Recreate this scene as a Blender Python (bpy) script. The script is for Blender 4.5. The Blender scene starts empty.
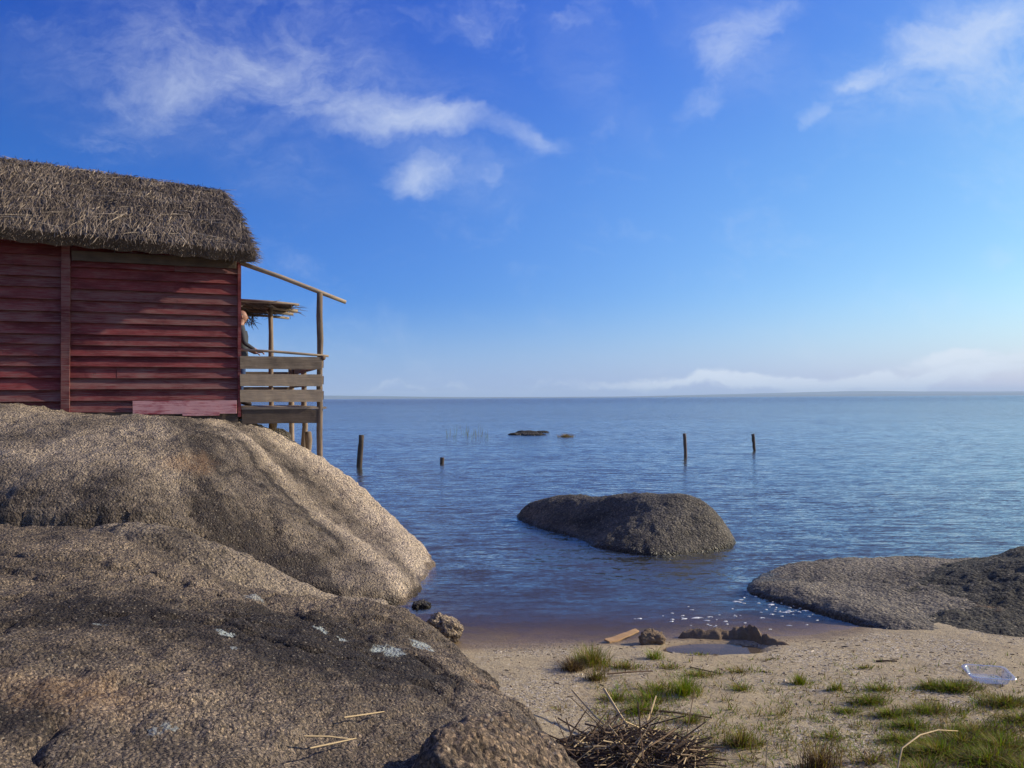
import bpy, math, random
import numpy as np
from mathutils import Vector, Matrix

random.seed(7)
RNG = np.random.default_rng(11)
S = bpy.context.scene
COL = S.collection
R = math.radians

# ------------------------------------------------------------------ camera
F = 820.0
PITCH, ROLL = R(0.964), R(0.31)
CAM = np.array([0.0, 0.0, 2.2])
_f = np.array([0, math.cos(PITCH), math.sin(PITCH)])
_u0 = np.array([0, -math.sin(PITCH), math.cos(PITCH)])
_r0 = np.array([1.0, 0, 0])
_r = _r0 * math.cos(ROLL) - _u0 * math.sin(ROLL)
_u = _u0 * math.cos(ROLL) + _r0 * math.sin(ROLL)

def at(px, py, Y):
    d = _f + _r * ((px - 512) / F) + _u * ((384 - py) / F)
    return CAM + d * (Y / d[1])

def on_z(px, py, z):
    d = _f + _r * ((px - 512) / F) + _u * ((384 - py) / F)
    return CAM + d * ((z - CAM[2]) / d[2])

cd = bpy.data.cameras.new('camera')
cam = bpy.data.objects.new('camera', cd)
COL.objects.link(cam)
cd.sensor_width = 36
cd.lens = 36 * F / 1024
cd.clip_start = 0.05
cd.clip_end = 60000
M = Matrix(((_r[0], _u[0], -_f[0], CAM[0]), (_r[1], _u[1], -_f[1], CAM[1]), (_r[2], _u[2], -_f[2], CAM[2]), (0, 0, 0, 1)))
cam.matrix_world = M
S.camera = cam

# ------------------------------------------------------------------ noise
_perm = RNG.permutation(256)
_perm = np.concatenate([_perm, _perm, _perm])
_g = RNG.normal(size=(256, 3)); _g /= np.linalg.norm(_g, axis=1)[:, None]

def perlin(P):
    P = np.asarray(P, float)
    i = np.floor(P).astype(int); f = P - i; i &= 255
    w = f * f * f * (f * (f * 6 - 15) + 10)
    out = 0
    for dx in (0, 1):
        for dy in (0, 1):
            for dz in (0, 1):
                h = _perm[_perm[_perm[i[..., 0] + dx] + i[..., 1] + dy] + i[..., 2] + dz]
                g = _g[h]
                d = (g * (f - np.array([dx, dy, dz]))).sum(-1)
                wx = w[..., 0] if dx else 1 - w[..., 0]
                wy = w[..., 1] if dy else 1 - w[..., 1]
                wz = w[..., 2] if dz else 1 - w[..., 2]
                out = out + d * wx * wy * wz
    return out

def fbm(P, oct=4, gain=0.5):
    s, a = 0, 1.0
    P = np.asarray(P, float)
    for k in range(oct):
        s = s + a * perlin(P + 17.3 * k); P = P * 2.03; a *= gain
    return s

def smooth(a, b, x):
    t = np.clip((x - a) / (b - a), 0, 1)
    return t * t * (3 - 2 * t)

# ------------------------------------------------------------------ objects
class MB:
    def __init__(s): s.v = []; s.f = []; s.m = []; s.t = []
    def add(s, verts, faces, m=0, tone=0.5):
        o = len(s.v)
        s.v += [tuple(map(float, p)) for p in verts]
        s.f += [tuple(o + i for i in f) for f in faces]
        s.m += [m] * len(faces)
        s.t += [tone] * len(verts)
    def box(s, a, b, m=0, tone=0.5, n=1, wob=0.0):
        """box between corners a and b, cut n times along its longest side"""
        a = np.array(a, float); b = np.array(b, float)
        ax = int(np.argmax(np.abs(b - a)))
        o1, o2 = [k for k in range(3) if k != ax]
        vs = []
        for k in range(n + 1):
            t = k / n
            j = np.random.default_rng(len(s.v) + k).normal(0, 1, (4, 3)) * wob
            for q, (p1, p2) in enumerate(((0, 0), (1, 0), (1, 1), (0, 1))):
                p = np.zeros(3)
                p[ax] = a[ax] + (b[ax] - a[ax]) * t
                p[o1] = (a, b)[p1][o1]; p[o2] = (a, b)[p2][o2]
                vs.append(p + j[q] * (0.3 if 0 < k < n else 1))
        fs = []
        for k in range(n):
            for q in range(4):
                fs.append((4 * k + q, 4 * k + (q + 1) % 4, 4 * k + 4 + (q + 1) % 4, 4 * k + 4 + q))
        fs.append((3, 2, 1, 0)); fs.append((4 * n, 4 * n + 1, 4 * n + 2, 4 * n + 3))
        s.add(vs, fs, m, tone)
    def tube(s, pts, rad, n=8, m=0, tone=0.5, rough=0.0):
        pts = [np.array(p, float) for p in pts]
        rad = rad if hasattr(rad, '__len__') else [rad] * len(pts)
        vs = []
        for k, p in enumerate(pts):
            d = pts[min(k + 1, len(pts) - 1)] - pts[max(k - 1, 0)]
            d = d / (np.linalg.norm(d) + 1e-9)
            a = np.array([1, 0, 0]) if abs(d[0]) < 0.8 else np.array([0, 1, 0])
            x = np.cross(d, a); x /= np.linalg.norm(x); y = np.cross(d, x)
            for q in range(n):
                w = 2 * math.pi * q / n
                rr = rad[k] * (1 + rough * random.uniform(-1, 1))
                vs.append(p + rr * (x * math.cos(w) + y * math.sin(w)))
        L = len(pts)
        fs = [(n * k + q, n * k + (q + 1) % n, n * k + n + (q + 1) % n, n * k + n + q) for k in range(L - 1) for q in range(n)]
        fs.append(tuple(range(n))[::-1]); fs.append(tuple(n * (L - 1) + q for q in range(n)))
        s.add(vs, fs, m, tone)
    def blade(s, pts, w, side, m=0):
        """flat tapered ribbon along pts"""
        vs = []; n = len(pts)
        for k, p in enumerate(pts):
            ww = w * (1 - k / (n - 1)) ** 0.7
            p = np.array(p, float)
            if k == n - 1: vs.append(p)
            else: vs += [p - side * ww, p + side * ww]
        fs = [(2 * k, 2 * k + 1, 2 * k + 3, 2 * k + 2) for k in range(n - 2)]
        fs.append((2 * (n - 2), 2 * (n - 2) + 1, 2 * (n - 1)))
        s.add(vs, fs, m)
    def build(s, name, mats, parent=None, smooth_=False, loc=None):
        me = bpy.data.meshes.new(name)
        v = np.array(s.v, float)
        if loc is not None: v = v - np.array(loc, float)
        me.from_pydata(v.tolist(), [], s.f)
        for m in (mats if isinstance(mats, (list, tuple)) else [mats]): me.materials.append(m)
        me.polygons.foreach_set('material_index', s.m)
        if smooth_: me.polygons.foreach_set('use_smooth', [True] * len(s.f))
        at_ = me.attributes.new('tone', 'FLOAT', 'POINT')
        at_.data.foreach_set('value', s.t)
        me.update()
        o = bpy.data.objects.new(name, me); COL.objects.link(o)
        if loc is not None: o.location = tuple(map(float, loc))
        if parent: o.parent = parent
        return o

def tag(o, label=None, cat=None, group=None, kind=None):
    if label: o['label'] = label
    if cat: o['category'] = cat
    if group: o['group'] = group
    if kind: o['kind'] = kind
    return o

def empty(name, loc, rz=0):
    o = bpy.data.objects.new(name, None); COL.objects.link(o)
    o.location = tuple(map(float, loc)); o.rotation_euler = (0, 0, rz); o.empty_display_size = 0.2
    return o

# ------------------------------------------------------------------ node helper
class NT:
    def __init__(s, tree): s.t = tree; s.n = tree.nodes; s.l = tree.links
    def new(s, typ, **kw):
        n = s.n.new(typ)
        for k, v in kw.items(): setattr(n, k, v)
        return n
    def put(s, sock, v):
        if hasattr(v, 'is_output') or isinstance(v, bpy.types.NodeSocket): s.l.new(v, sock)
        else: sock.default_value = v
    def math(s, op, a, b=0.0, c=0.0, clamp=False):
        n = s.new('ShaderNodeMath', operation=op, use_clamp=clamp)
        s.put(n.inputs[0], a); s.put(n.inputs[1], b); s.put(n.inputs[2], c); return n.outputs[0]
    def vmath(s, op, a, b=(0, 0, 0)):
        n = s.new('ShaderNodeVectorMath', operation=op)
        s.put(n.inputs[0], a); s.put(n.inputs[1], b)
        return n.outputs['Value'] if op in ('LENGTH', 'DISTANCE', 'DOT_PRODUCT') else n.outputs[0]
    def scale(s, a, k):
        n = s.new('ShaderNodeVectorMath', operation='SCALE'); s.put(n.inputs[0], a); s.put(n.inputs['Scale'], k); return n.outputs[0]
    def rng(s, v, a, b, c=0.0, d=1.0, smooth=True):
        n = s.new('ShaderNodeMapRange', interpolation_type='SMOOTHSTEP' if smooth else 'LINEAR')
        s.put(n.inputs[0], v)
        for k, x in zip((1, 2, 3, 4), (a, b, c, d)): s.put(n.inputs[k], x)
        return n.outputs[0]
    def noise(s, vec, scale, detail=4, rough=0.55, dist=0.0, color=False):
        n = s.new('ShaderNodeTexNoise')
        s.put(n.inputs['Vector'], vec); n.inputs['Scale'].default_value = scale
        n.inputs['Detail'].default_value = detail; n.inputs['Roughness'].default_value = rough
        n.inputs['Distortion'].default_value = dist
        return n.outputs['Color' if color else 'Fac']
    def voro(s, vec, scale, feature='F1', out='Distance'):
        n = s.new('ShaderNodeTexVoronoi', feature=feature)
        s.put(n.inputs['Vector'], vec); n.inputs['Scale'].default_value = scale
        return n.outputs[out]
    def mapping(s, vec, loc=(0, 0, 0), rot=(0, 0, 0), scale=(1, 1, 1), typ='POINT'):
        n = s.new('ShaderNodeMapping', vector_type=typ)
        s.put(n.inputs[0], vec); n.inputs[1].default_value = loc; n.inputs[2].default_value = rot; n.inputs[3].default_value = scale
        return n.outputs[0]
    def mix(s, f, a, b, blend='MIX'):
        n = s.new('ShaderNodeMix', data_type='RGBA', blend_type=blend)
        s.put(n.inputs[0], f)
        for k, v in ((6, a), (7, b)):
            if isinstance(v, tuple) and len(v) == 3: v = v + (1,)
            s.put(n.inputs[k], v)
        return n.outputs[2]
    def ramp(s, f, stops):
        n = s.new('ShaderNodeValToRGB'); s.put(n.inputs[0], f)
        e = n.color_ramp.elements
        while len(e) < len(stops): e.new(0.5)
        for k, (p, c) in enumerate(stops):
            e[k].position = p; e[k].color = tuple(c) + (1,)
        return n.outputs[0]
    def bump(s, h, dist, strength=1.0, normal=None):
        n = s.new('ShaderNodeBump'); s.put(n.inputs['Height'], h)
        n.inputs['Distance'].default_value = dist; n.inputs['Strength'].default_value = strength
        if normal is not None: s.put(n.inputs['Normal'], normal)
        return n.outputs[0]

def schlick(t, nrm=None):
    g = t.new('ShaderNodeNewGeometry')
    c = t.math('ABSOLUTE', t.vmath('DOT_PRODUCT', g.outputs['Incoming'], nrm if nrm is not None else g.outputs['Normal']))
    return t.math('ADD', t.math('MULTIPLY', t.math('POWER', t.math('SUBTRACT', 1.0, c, clamp=True), 5.0), 0.98), 0.02, clamp=True)

def mat(name):
    m = bpy.data.materials.new(name); m.use_nodes = True
    m.node_tree.nodes.clear()
    t = NT(m.node_tree)
    out = t.new('ShaderNodeOutputMaterial')
    return m, t, out

def principled(t, out, color, rough=0.8, normal=None, spec=0.3):
    b = t.new('ShaderNodeBsdfPrincipled')
    t.put(b.inputs['Base Color'], color + (1,) if isinstance(color, tuple) else color)
    t.put(b.inputs['Roughness'], rough)
    b.inputs['Specular IOR Level'].default_value = spec
    if normal is not None: t.put(b.inputs['Normal'], normal)
    t.l.new(b.outputs[0], out.inputs['Surface'])
    return b

def simple(name, color, var=0.25, scale=20, rough=0.8, bump=0.002, spec=0.25, stretch=(1, 1, 1)):
    m, t, out = mat(name)
    P = t.mapping(t.new('ShaderNodeTexCoord').outputs['Object'], scale=stretch)
    n = t.noise(P, scale, 5, 0.6)
    c = t.mix(n, tuple(x * (1 - var) for x in color), tuple(min(1, x * (1 + var)) for x in color))
    principled(t, out, c, rough, t.bump(n, bump) if bump else None, spec)
    return m

def pos(t): return t.new('ShaderNodeNewGeometry').outputs['Position']

def rock_mat(name, dark, light, bias=0.0, stains_shade=(), lichens=(), pale=(), ochre=(), grain=1.0, spk=0.8):
    m, t, out = mat(name)
    P = pos(t)
    big = t.noise(P, 0.9, 6, 0.6, 0.4)
    mid = t.noise(P, 7, 5, 0.65)
    f = t.math('ADD', t.math('MULTIPLY', big, 0.9), t.math('MULTIPLY', mid, 0.55))
    f = t.math('ADD', f, bias - 0.225)
    warp = t.scale(t.vmath('SUBTRACT', t.noise(P, 2.2, 4, 0.6, color=True), (0.5, 0.5, 0.5)), 0.9)
    PW = t.vmath('ADD', P, warp)
    def blobs(lst, p, soft):
        acc = None
        for c, r, k in lst:
            v = t.mapping(p, loc=tuple(map(float, c)), scale=r, typ='TEXTURE')
            a = t.math('MULTIPLY', t.rng(t.vmath('LENGTH', v), 1.15, 1 - soft), k)
            acc = a if acc is None else t.math('MAXIMUM', acc, a)
        return acc
    st = blobs(stains_shade, PW, 0.8)
    if st is not None: f = t.math('SUBTRACT', f, t.math('MULTIPLY', st, t.math('ADD', t.math('MULTIPLY', t.noise(P, 4.5, 5, 0.7), 1.3), 0.1)))
    pl = blobs(pale, PW, 0.85)
    if pl is not None: f = t.math('ADD', f, pl)
    f = t.math('ADD', f, t.new('ShaderNodeAttribute', attribute_name='weather_light').outputs['Fac'])
    c = t.ramp(f, [(0.18, tuple(x * 0.8 for x in dark)), (0.45, tuple(0.6 * a + 0.4 * b for a, b in zip(dark, light))), (0.8, light)])
    # crystals and dark grains
    sp = t.noise(P, 130 * grain, 3, 0.75)
    mo = t.noise(P, 24 * grain, 5, 0.75)
    sp2 = t.voro(t.vmath('ADD', P, t.scale(t.noise(P, 60 * grain, 2, 0.5, color=True), 0.004)), 78 * grain, out='Color')
    sep = t.new('ShaderNodeSeparateColor'); t.l.new(sp2, sep.inputs[0])
    c = t.mix(spk, c, t.ramp(sp, [(0.32, (0.42, 0.40, 0.39)), (0.52, (0.98, 0.98, 0.98)), (0.68, (1.5, 1.45, 1.36))]), 'MULTIPLY')
    c = t.mix(1.0, c, t.ramp(mo, [(0.34, (0.66, 0.64, 0.63)), (0.50, (0.96, 0.96, 0.96)), (0.66, (1.2, 1.17, 1.13))]), 'MULTIPLY')
    c = t.mix(spk, c, t.ramp(sep.outputs[2], [(0.0, (0.22, 0.21, 0.21)), (0.35, (0.72, 0.72, 0.72)), (0.75, (1.12, 1.10, 1.07)), (1.0, (2.3, 2.2, 2.0))]), 'MULTIPLY')
    c = t.mix(t.math('MULTIPLY', t.rng(sep.outputs[0], 0.95, 0.99), 0.45), c, (0.46, 0.40, 0.32))
    c = t.mix(t.math('MULTIPLY', t.rng(sep.outputs[1], 0.90, 0.95), 0.7), c, (0.022, 0.02, 0.02))
    if ochre:
        oc = blobs(ochre, PW, 0.8)
        c = t.mix(oc, c, (0.30, 0.15, 0.06))
    if lichens:
        w2 = t.scale(t.vmath('SUBTRACT', t.noise(P, 14, 4, 0.7, color=True), (0.5, 0.5, 0.5)), 0.22)
        li = blobs(lichens, t.vmath('ADD', P, w2), 0.15)
        li = t.math('MULTIPLY', li, t.rng(t.noise(P, 45, 3, 0.7), 0.36, 0.5))
        c = t.mix(t.math('MULTIPLY', li, 0.8), c, (0.42, 0.47, 0.46))
    pit = t.voro(t.vmath('ADD', P, t.scale(t.noise(P, 20 * grain, 2, 0.5, color=True), 0.008)), 36 * grain)
    h = t.math('ADD', t.math('MULTIPLY', t.noise(P, 55 * grain, 5, 0.72), 1.0), t.math('MULTIPLY', pit, -1.3))
    h = t.math('ADD', h, t.math('MULTIPLY', t.noise(P, 17 * grain, 3, 0.6), 2.4))
    h = t.math('ADD', h, t.math('MULTIPLY', sep.outputs[2], 0.22 * spk))
    nb = t.bump(h, 0.030 / grain, 1.0)
    zz = t.new('ShaderNodeSeparateXYZ'); t.l.new(P, zz.inputs[0])      # wet band along the waterline
    wet = t.rng(t.math('ADD', zz.outputs[2], t.math('MULTIPLY', t.math('SUBTRACT', mid, 0.5), 0.12)), 0.085, 0.03)
    wet = t.math('MULTIPLY', wet, t.rng(zz.outputs[1], 6.9, 7.5))
    c = t.mix(wet, c, t.mix(1.0, c, (0.42, 0.39, 0.36), 'MULTIPLY'))
    principled(t, out, c, t.math('SUBTRACT', 0.85, t.math('MULTIPLY', wet, 0.5)), nb, 0.25)
    return m

# ------------------------------------------------------------------ thin plate terrain patches
def tps(P, Z, lam=1e-3):
    P = np.asarray(P, float); n = len(P)
    d2 = ((P[:, None] - P[None]) ** 2).sum(-1)
    K = 0.5 * d2 * np.log(d2 + 1e-9) + lam * np.eye(n)
    A = np.zeros((n + 3, n + 3)); A[:n, :n] = K
    A[:n, n] = 1; A[:n, n + 1:] = P; A[n, :n] = 1; A[n + 1:, :n] = P.T
    w = np.linalg.solve(A, np.concatenate([Z, np.zeros(3)]))
    def ev(Q):
        out = np.zeros(len(Q))
        for s in range(0, len(Q), 20000):
            q = Q[s:s + 20000]
            e2 = ((q[:, None] - P[None]) ** 2).sum(-1)
            out[s:s + 20000] = (0.5 * e2 * np.log(e2 + 1e-9)) @ w[:n] + w[n] + q @ w[n + 1:]
        return out
    return ev

# ------------------------------------------------------------------ ground
_sx = np.array([-60, -20, -8, -3, -1.5, -0.6, 0.2, 1, 2, 2.7, 3.2, 5, 9, 30, 80])
_sy = np.array([40, 18, 15, 9.6, 8.1, 7.45, 7.42, 7.38, 7.5, 7.62, 7.8, 8.7, 9.6, 14, 30])
PUD = on_z(714, 649, 0.045)

def ground(x, y):
    x = np.asarray(x, float); y = np.asarray(y, float)
    d = np.interp(x, _sx, _sy) - y
    P = np.stack([x, y, 0 * x], -1)
    near = smooth(60, 20, np.abs(x) + np.abs(y))
    d = d + near * 0.22 * perlin(P * 0.9)
    land = 0.062 * np.clip(d, 0, None) + 0.075 * np.clip(d, 0, 0.6)
    land = 0.75 * (1 - np.exp(-land / 0.75)) + 0.0
    sea = -3.5 * (1 - np.exp(-0.11 * np.clip(-d, 0, None) / 3.5))
    z = np.where(d > 0, land, sea)
    amp = near * smooth(-0.4, 0.6, d)
    z = z + amp * (0.025 * perlin(P * 1.3 + 3) + 0.010 * perlin(P * 4.1) + 0.006 * perlin(P * 11))
    q = ((x - PUD[0]) / 0.42) ** 2 + ((y - PUD[1]) / 0.19) ** 2
    z = z - 0.12 * np.exp(-q * q)
    return z

def axis(fine0, fine1, step, lo, hi, k):
    f = np.arange(fine0, fine1 + 1e-6, step)
    a = fine1 + (hi - fine1) * (np.geomspace(1, 1 + 20000, k) - 1) / 20000
    b = fine0 - (fine0 - lo) * (np.geomspace(1, 1 + 20000, k) - 1) / 20000
    return np.concatenate([b[1:][::-1], f, a[1:]])

def grid_mesh(name, xs, ys, z, mats, keep=None, disp=None):
    X, Y = np.meshgrid(xs, ys)
    V = np.stack([X.ravel(), Y.ravel(), z.ravel()], -1)
    nx, ny = len(xs), len(ys)
    i = (np.arange(ny - 1)[:, None] * nx + np.arange(nx - 1)[None]).ravel()
    Fq = np.stack([i, i + 1, i + nx + 1, i + nx], -1)
    if disp is not None: V = V + disp
    if keep is not None:
        kf = keep.ravel()[Fq].any(1); Fq = Fq[kf]
        used = np.unique(Fq); re = -np.ones(len(V), int); re[used] = np.arange(len(used))
        V = V[used]; Fq = re[Fq]
    me = bpy.data.meshes.new(name)
    me.vertices.add(len(V)); me.vertices.foreach_set('co', V.ravel())
    me.loops.add(Fq.size); me.loops.foreach_set('vertex_index', Fq.ravel())
    me.polygons.add(len(Fq))
    me.polygons.foreach_set('loop_start', np.arange(0, Fq.size, 4)); me.polygons.foreach_set('loop_total', np.full(len(Fq), 4))
    me.polygons.foreach_set('use_smooth', np.ones(len(Fq), bool))
    for m in (mats if isinstance(mats, list) else [mats]): me.materials.append(m)
    me.update(calc_edges=True); me.validate()
    o = bpy.data.objects.new(name, me); COL.objects.link(o)
    return o, V

def sand_mat():
    m, t, out = mat('sand')
    P = pos(t)
    n1 = t.noise(P, 1.6, 6, 0.6, 0.3)
    n2 = t.noise(P, 22, 5, 0.7)
    c = t.mix(n1, (0.27, 0.20, 0.115), (0.60, 0.495, 0.315))
    c = t.mix(t.rng(n2, 0.3, 0.75), t.mix(0.35, c, (0.18, 0.13, 0.085)), c)
    # coarse gravel grains in patches
    gv = t.voro(P, 60, out='Color'); sep = t.new('ShaderNodeSeparateColor'); t.l.new(gv, sep.inputs[0])
    gm = t.math('MULTIPLY', t.rng(t.noise(P, 1.1, 4, 0.6), 0.42, 0.6), t.rng(sep.outputs[0], 0.5, 0.6))
    c = t.mix(t.math('MULTIPLY', gm, 0.8), c, t.mix(sep.outputs[1], (0.07, 0.05, 0.035), (0.62, 0.54, 0.44)))
    deb = t.rng(t.noise(t.mapping(P, scale=(1, 2.2, 1)), 13, 5, 0.7), 0.60, 0.70)
    c = t.mix(t.math('MULTIPLY', deb, 0.75), c, (0.05, 0.035, 0.022))
    sx = t.new('ShaderNodeSeparateXYZ'); t.l.new(P, sx.inputs[0])
    wet = t.rng(t.math('ADD', sx.outputs[2], t.math('MULTIPLY', t.math('SUBTRACT', n1, 0.5), 0.06)), 0.055, 0.012)
    c = t.mix(wet, c, t.mix(1.0, c, (0.58, 0.50, 0.42), 'MULTIPLY'))
    h = t.math('ADD', t.noise(P, 45, 5, 0.75), t.math('MULTIPLY', t.noise(P, 9, 3, 0.6), 1.2))
    h = t.math('ADD', h, t.math('MULTIPLY', t.math('MULTIPLY', t.voro(P, 60), gm), -0.8))
    principled(t, out, c, t.math('SUBTRACT', 0.92, t.math('MULTIPLY', wet, 0.45)), t.bump(h, 0.020), 0.25)
    return m

SAND = sand_mat()
gx = axis(-1.6, 6.2, 0.03, -15000, 15000, 46)
gy = axis(2.6, 8.8, 0.025, -300, 15000, 46)
GX, GY = np.meshgrid(gx, gy)
gz = ground(GX.ravel(), GY.ravel())
go, _ = grid_mesh('ground', gx, gy, gz, SAND)
tag(go, 'tan sand beach running down under the lake', 'beach', kind='structure')

def gpoint(px, py, dz=0.0):
    """where the sight line through a picture point meets the sand"""
    z = 0.1
    for _ in range(30):
        p = on_z(px, py, z); z = 0.5 * z + 0.5 * float(ground(p[0], p[1]))
    p[2] = float(ground(p[0], p[1])) + dz
    return p

# ------------------------------------------------------------------ boulders
def rock(name, pts, xr, yr, res, material, amp=(0.05, 0.022, 0.011), lam=1e-3, cut=0.25, extra=None, parent=None, seed=0, crack=0.035, drop=False, weather_light=None):
    pts = np.array(pts, float)
    ev = tps(pts[:, :2], pts[:, 2], lam)
    xs = np.arange(xr[0], xr[1], res); ys = np.arange(yr[0], yr[1], res)
    X, Y = np.meshgrid(xs, ys); Q = np.stack([X.ravel(), Y.ravel()], -1)
    z = ev(Q)
    if extra is not None: z = z + extra(Q[:, 0], Q[:, 1])
    if drop: z = z - 0.7 * smooth(0.04, -0.14, z)
    Z = z.reshape(X.shape)
    gyd, gxd = np.gradient(Z, res)
    N = np.stack([-gxd.ravel(), -gyd.ravel(), np.ones(Q.shape[0])], -1)
    N /= np.linalg.norm(N, axis=1)[:, None]
    P3 = np.stack([Q[:, 0], Q[:, 1], z], -1) + seed * 31.7
    d = amp[0] * fbm(P3 * 1.7, 3) + amp[1] * fbm(P3 * 6.5, 3)
    rid = 1 - np.abs(perlin(P3 * 9.1)) * 2
    rough = 0.45 + 0.9 * smooth(-0.25, 0.35, perlin(P3 * 0.8 + 4.4))      # flaked and worn areas
    d = d + rough * amp[2] * (fbm(P3 * 19, 3) - 0.6 * np.clip(rid, 0, 1) ** 3 + 1.1 * fbm(P3 * 8.5 + 3.3, 2))
    flake = fbm(P3 * np.array([1.6, 2.6, 2.0]) + 11.1, 3) * 5
    d = d + amp[1] * 0.7 * (smooth(0.0, 0.12, flake - np.floor(flake)) - 0.5) * smooth(0.0, 0.3, perlin(P3 * 0.6 + 8))
    d = d + amp[1] * 0.9 * fbm(P3 * np.array([6.0, 1.7, 4.0]) + 2.2 * perlin(P3 * 0.9)[:, None], 3)
    wp = P3 * 0.85 + 0.25 * perlin(P3 * 3.1)[:, None]
    for o_, wd in ((0.0, 0.022), (41.0, 0.016)):
        n_ = perlin(wp * np.array([0.9, 1.6, 1.2]) + o_)
        d = d - crack * np.exp(-(n_ / wd) ** 2) * smooth(-0.05, 0.25, perlin(P3 * 0.7 + o_ + 9))
    keep = (z > np.maximum(ground(Q[:, 0], Q[:, 1]), -0.45) - cut)
    o, V = grid_mesh(name, xs, ys, z, material, keep, N * d[:, None])
    if weather_light is not None:
        a_ = o.data.attributes.new('weather_light', 'FLOAT', 'POINT'); a_.data.foreach_set('value', weather_light(V[:, 0], V[:, 1]).astype(np.float32))
    c = V.mean(0); c[2] = V[:, 2].min()
    V2 = V - c
    o.data.vertices.foreach_set('co', V2.ravel()); o.data.update(); o.location = tuple(c)
    return o, ev

def W(lst): return [tuple(at(*p)) for p in lst]

# the great domed boulder that carries the house
A_pts = W([(-160, 402, 10.6), (-60, 403, 10.8), (0, 404, 11.0), (60, 411, 11.25), (110, 418, 11.6), (150, 416.5, 12.0), (200, 418, 12.4),
           (240, 421, 12.8), (270, 429, 13.2), (300, 446, 13.4), (320, 459, 13.35), (345, 476, 13.1), (365, 491, 12.8),
           (385, 509, 12.4), (405, 529, 11.9), (421, 546, 11.4), (431, 562, 10.85), (431, 575, 10.3), (424, 588, 9.5), (408, 598, 9.0), (394, 603, 8.75),
           (0, 450, 8.7), (100, 450, 8.9), (160, 446, 9.3), (200, 448, 9.5), (250, 450, 10.6), (0, 490, 7.9), (100, 490, 8.1), (150, 490, 8.35), (200, 490, 8.8), (240, 490, 9.1), (285, 490, 10.6), (330, 505, 11.4), (250, 530, 8.75),
           (355, 535, 10.9), (310, 530, 9.5), (385, 560, 10.0), (335, 568, 9.1), (300, 572, 8.7),
           (-40, 524, 7.6), (0, 522, 7.65), (70, 520, 7.8), (140, 519, 8.0), (200, 537, 8.3), (240, 566, 8.4), (300, 590, 8.4), (345, 595, 8.5)])
A_pts += [(-5, 15.6, 1.35), (-6.5, 14.5, 1.75), (-8, 15.2, 1.7), (-10, 12, 1.9), (-10, 9, 1.5), (-9, 17.5, 0.2), (-5.4, 17.6, -0.3), (-3.4, 16.0, 0.1), (-2.2, 14.3, 0.0),
          (-1.5, 12.7, -0.25), (-0.75, 11.3, -0.4), (-0.7, 10.2, -0.4), (-0.9, 9.1, -0.35), (-1.3, 8.2, -0.4), (-2.2, 7.5, 0.1), (-3.4, 6.9, 0.4), (-5.5, 6.2, 0.6), (-9, 6.0, 0.7)]
def edge(pts):
    q = np.array(W(pts)); o_ = np.argsort(q[:, 0]); return q[o_, 0], q[o_, 1]
A_LIP = edge([(-160, 522, 7.5), (0, 520, 7.7), (70, 518, 7.85), (140, 517, 8.05), (200, 534, 8.35), (240, 562, 8.45), (300, 586, 8.5), (345, 592, 8.6), (390, 600, 8.85)])
def wob(x, y, k): return 0.07 * perlin(np.stack([x * 2.3, y * 0.6, 0 * x + k], -1)) + 0.03 * perlin(np.stack([x * 8, y * 2, 0 * x + k], -1))
def A_extra(x, y):
    l = np.interp(x, *A_LIP) + wob(x, y, 1.5)
    z = -0.7 * smooth(0.02, -0.12, y - l) * (0.18 + 0.82 * smooth(-2.5, -3.3, x))
    def dist(pts):
        q = np.array(W(pts))[:, :2]; best = np.full(x.shape, 9.0); tt = np.zeros_like(x)
        for k in range(len(q) - 1):
            a, c = q[k], q[k + 1]; v = c - a; L2 = (v * v).sum()
            u = np.clip(((x - a[0]) * v[0] + (y - a[1]) * v[1]) / L2, 0, 1)
            dd = np.hypot(x - a[0] - u * v[0], y - a[1] - u * v[1]); m = dd < best
            best = np.where(m, dd, best); tt = np.where(m, (k + u) / (len(q) - 1), tt)
        return best + 0.05 * perlin(np.stack([x * 2, y * 2, 0 * x + 2.5], -1)), tt
    d1, t1 = dist([(205, 432, 10.2), (222, 452, 9.7), (240, 485, 9.25), (262, 525, 8.95), (288, 562, 8.75)])
    d2, t2 = dist([(222, 430, 11.2), (250, 446, 10.9), (282, 470, 10.7), (315, 503, 10.5), (345, 540, 10.2), (372, 575, 9.6)])
    d3, t3 = dist([(262, 434, 12.4), (300, 460, 12.1), (335, 490, 11.8), (365, 522, 11.5), (395, 552, 11.0)])
    z = z - 0.15 * np.exp(-(d1 / 0.30) ** 2) * smooth(0, 0.3, t1) * smooth(1.0, 0.85, t1)
    z = z + 0.10 * np.exp(-(d2 / 0.20) ** 2) * smooth(0, 0.15, t2) * smooth(1.0, 0.8, t2)
    z = z - 0.05 * np.exp(-(d3 / 0.15) ** 2) * smooth(0, 0.15, t3) * smooth(1.0, 0.8, t3)
    return z
_wp = []
for pts_, v_ in (([(150, 430, 10.6), (160, 455, 9.2), (170, 490, 8.6), (185, 520, 8.35)], -1.0),
                 ([(205, 432, 10.2), (222, 452, 9.7), (240, 485, 9.25), (262, 525, 8.95), (288, 562, 8.75)], 0.0),
                 ([(222, 430, 11.2), (250, 446, 10.9), (282, 470, 10.7), (315, 503, 10.5), (345, 540, 10.2), (372, 575, 9.6)], 1.0),
                 ([(262, 434, 12.4), (300, 460, 12.1), (335, 490, 11.8), (365, 522, 11.5), (395, 552, 11.0)], 1.8),
                 ([(320, 459, 13.35), (365, 491, 12.8), (405, 529, 11.9), (431, 570, 10.6)], 2.6), ([(0, 450, 8.7), (60, 500, 7.9)], -3.0), ([(-100, 450, 8.6)], -4.2)):
    for q in W(pts_): _wp.append((q[0], q[1], v_))
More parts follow.
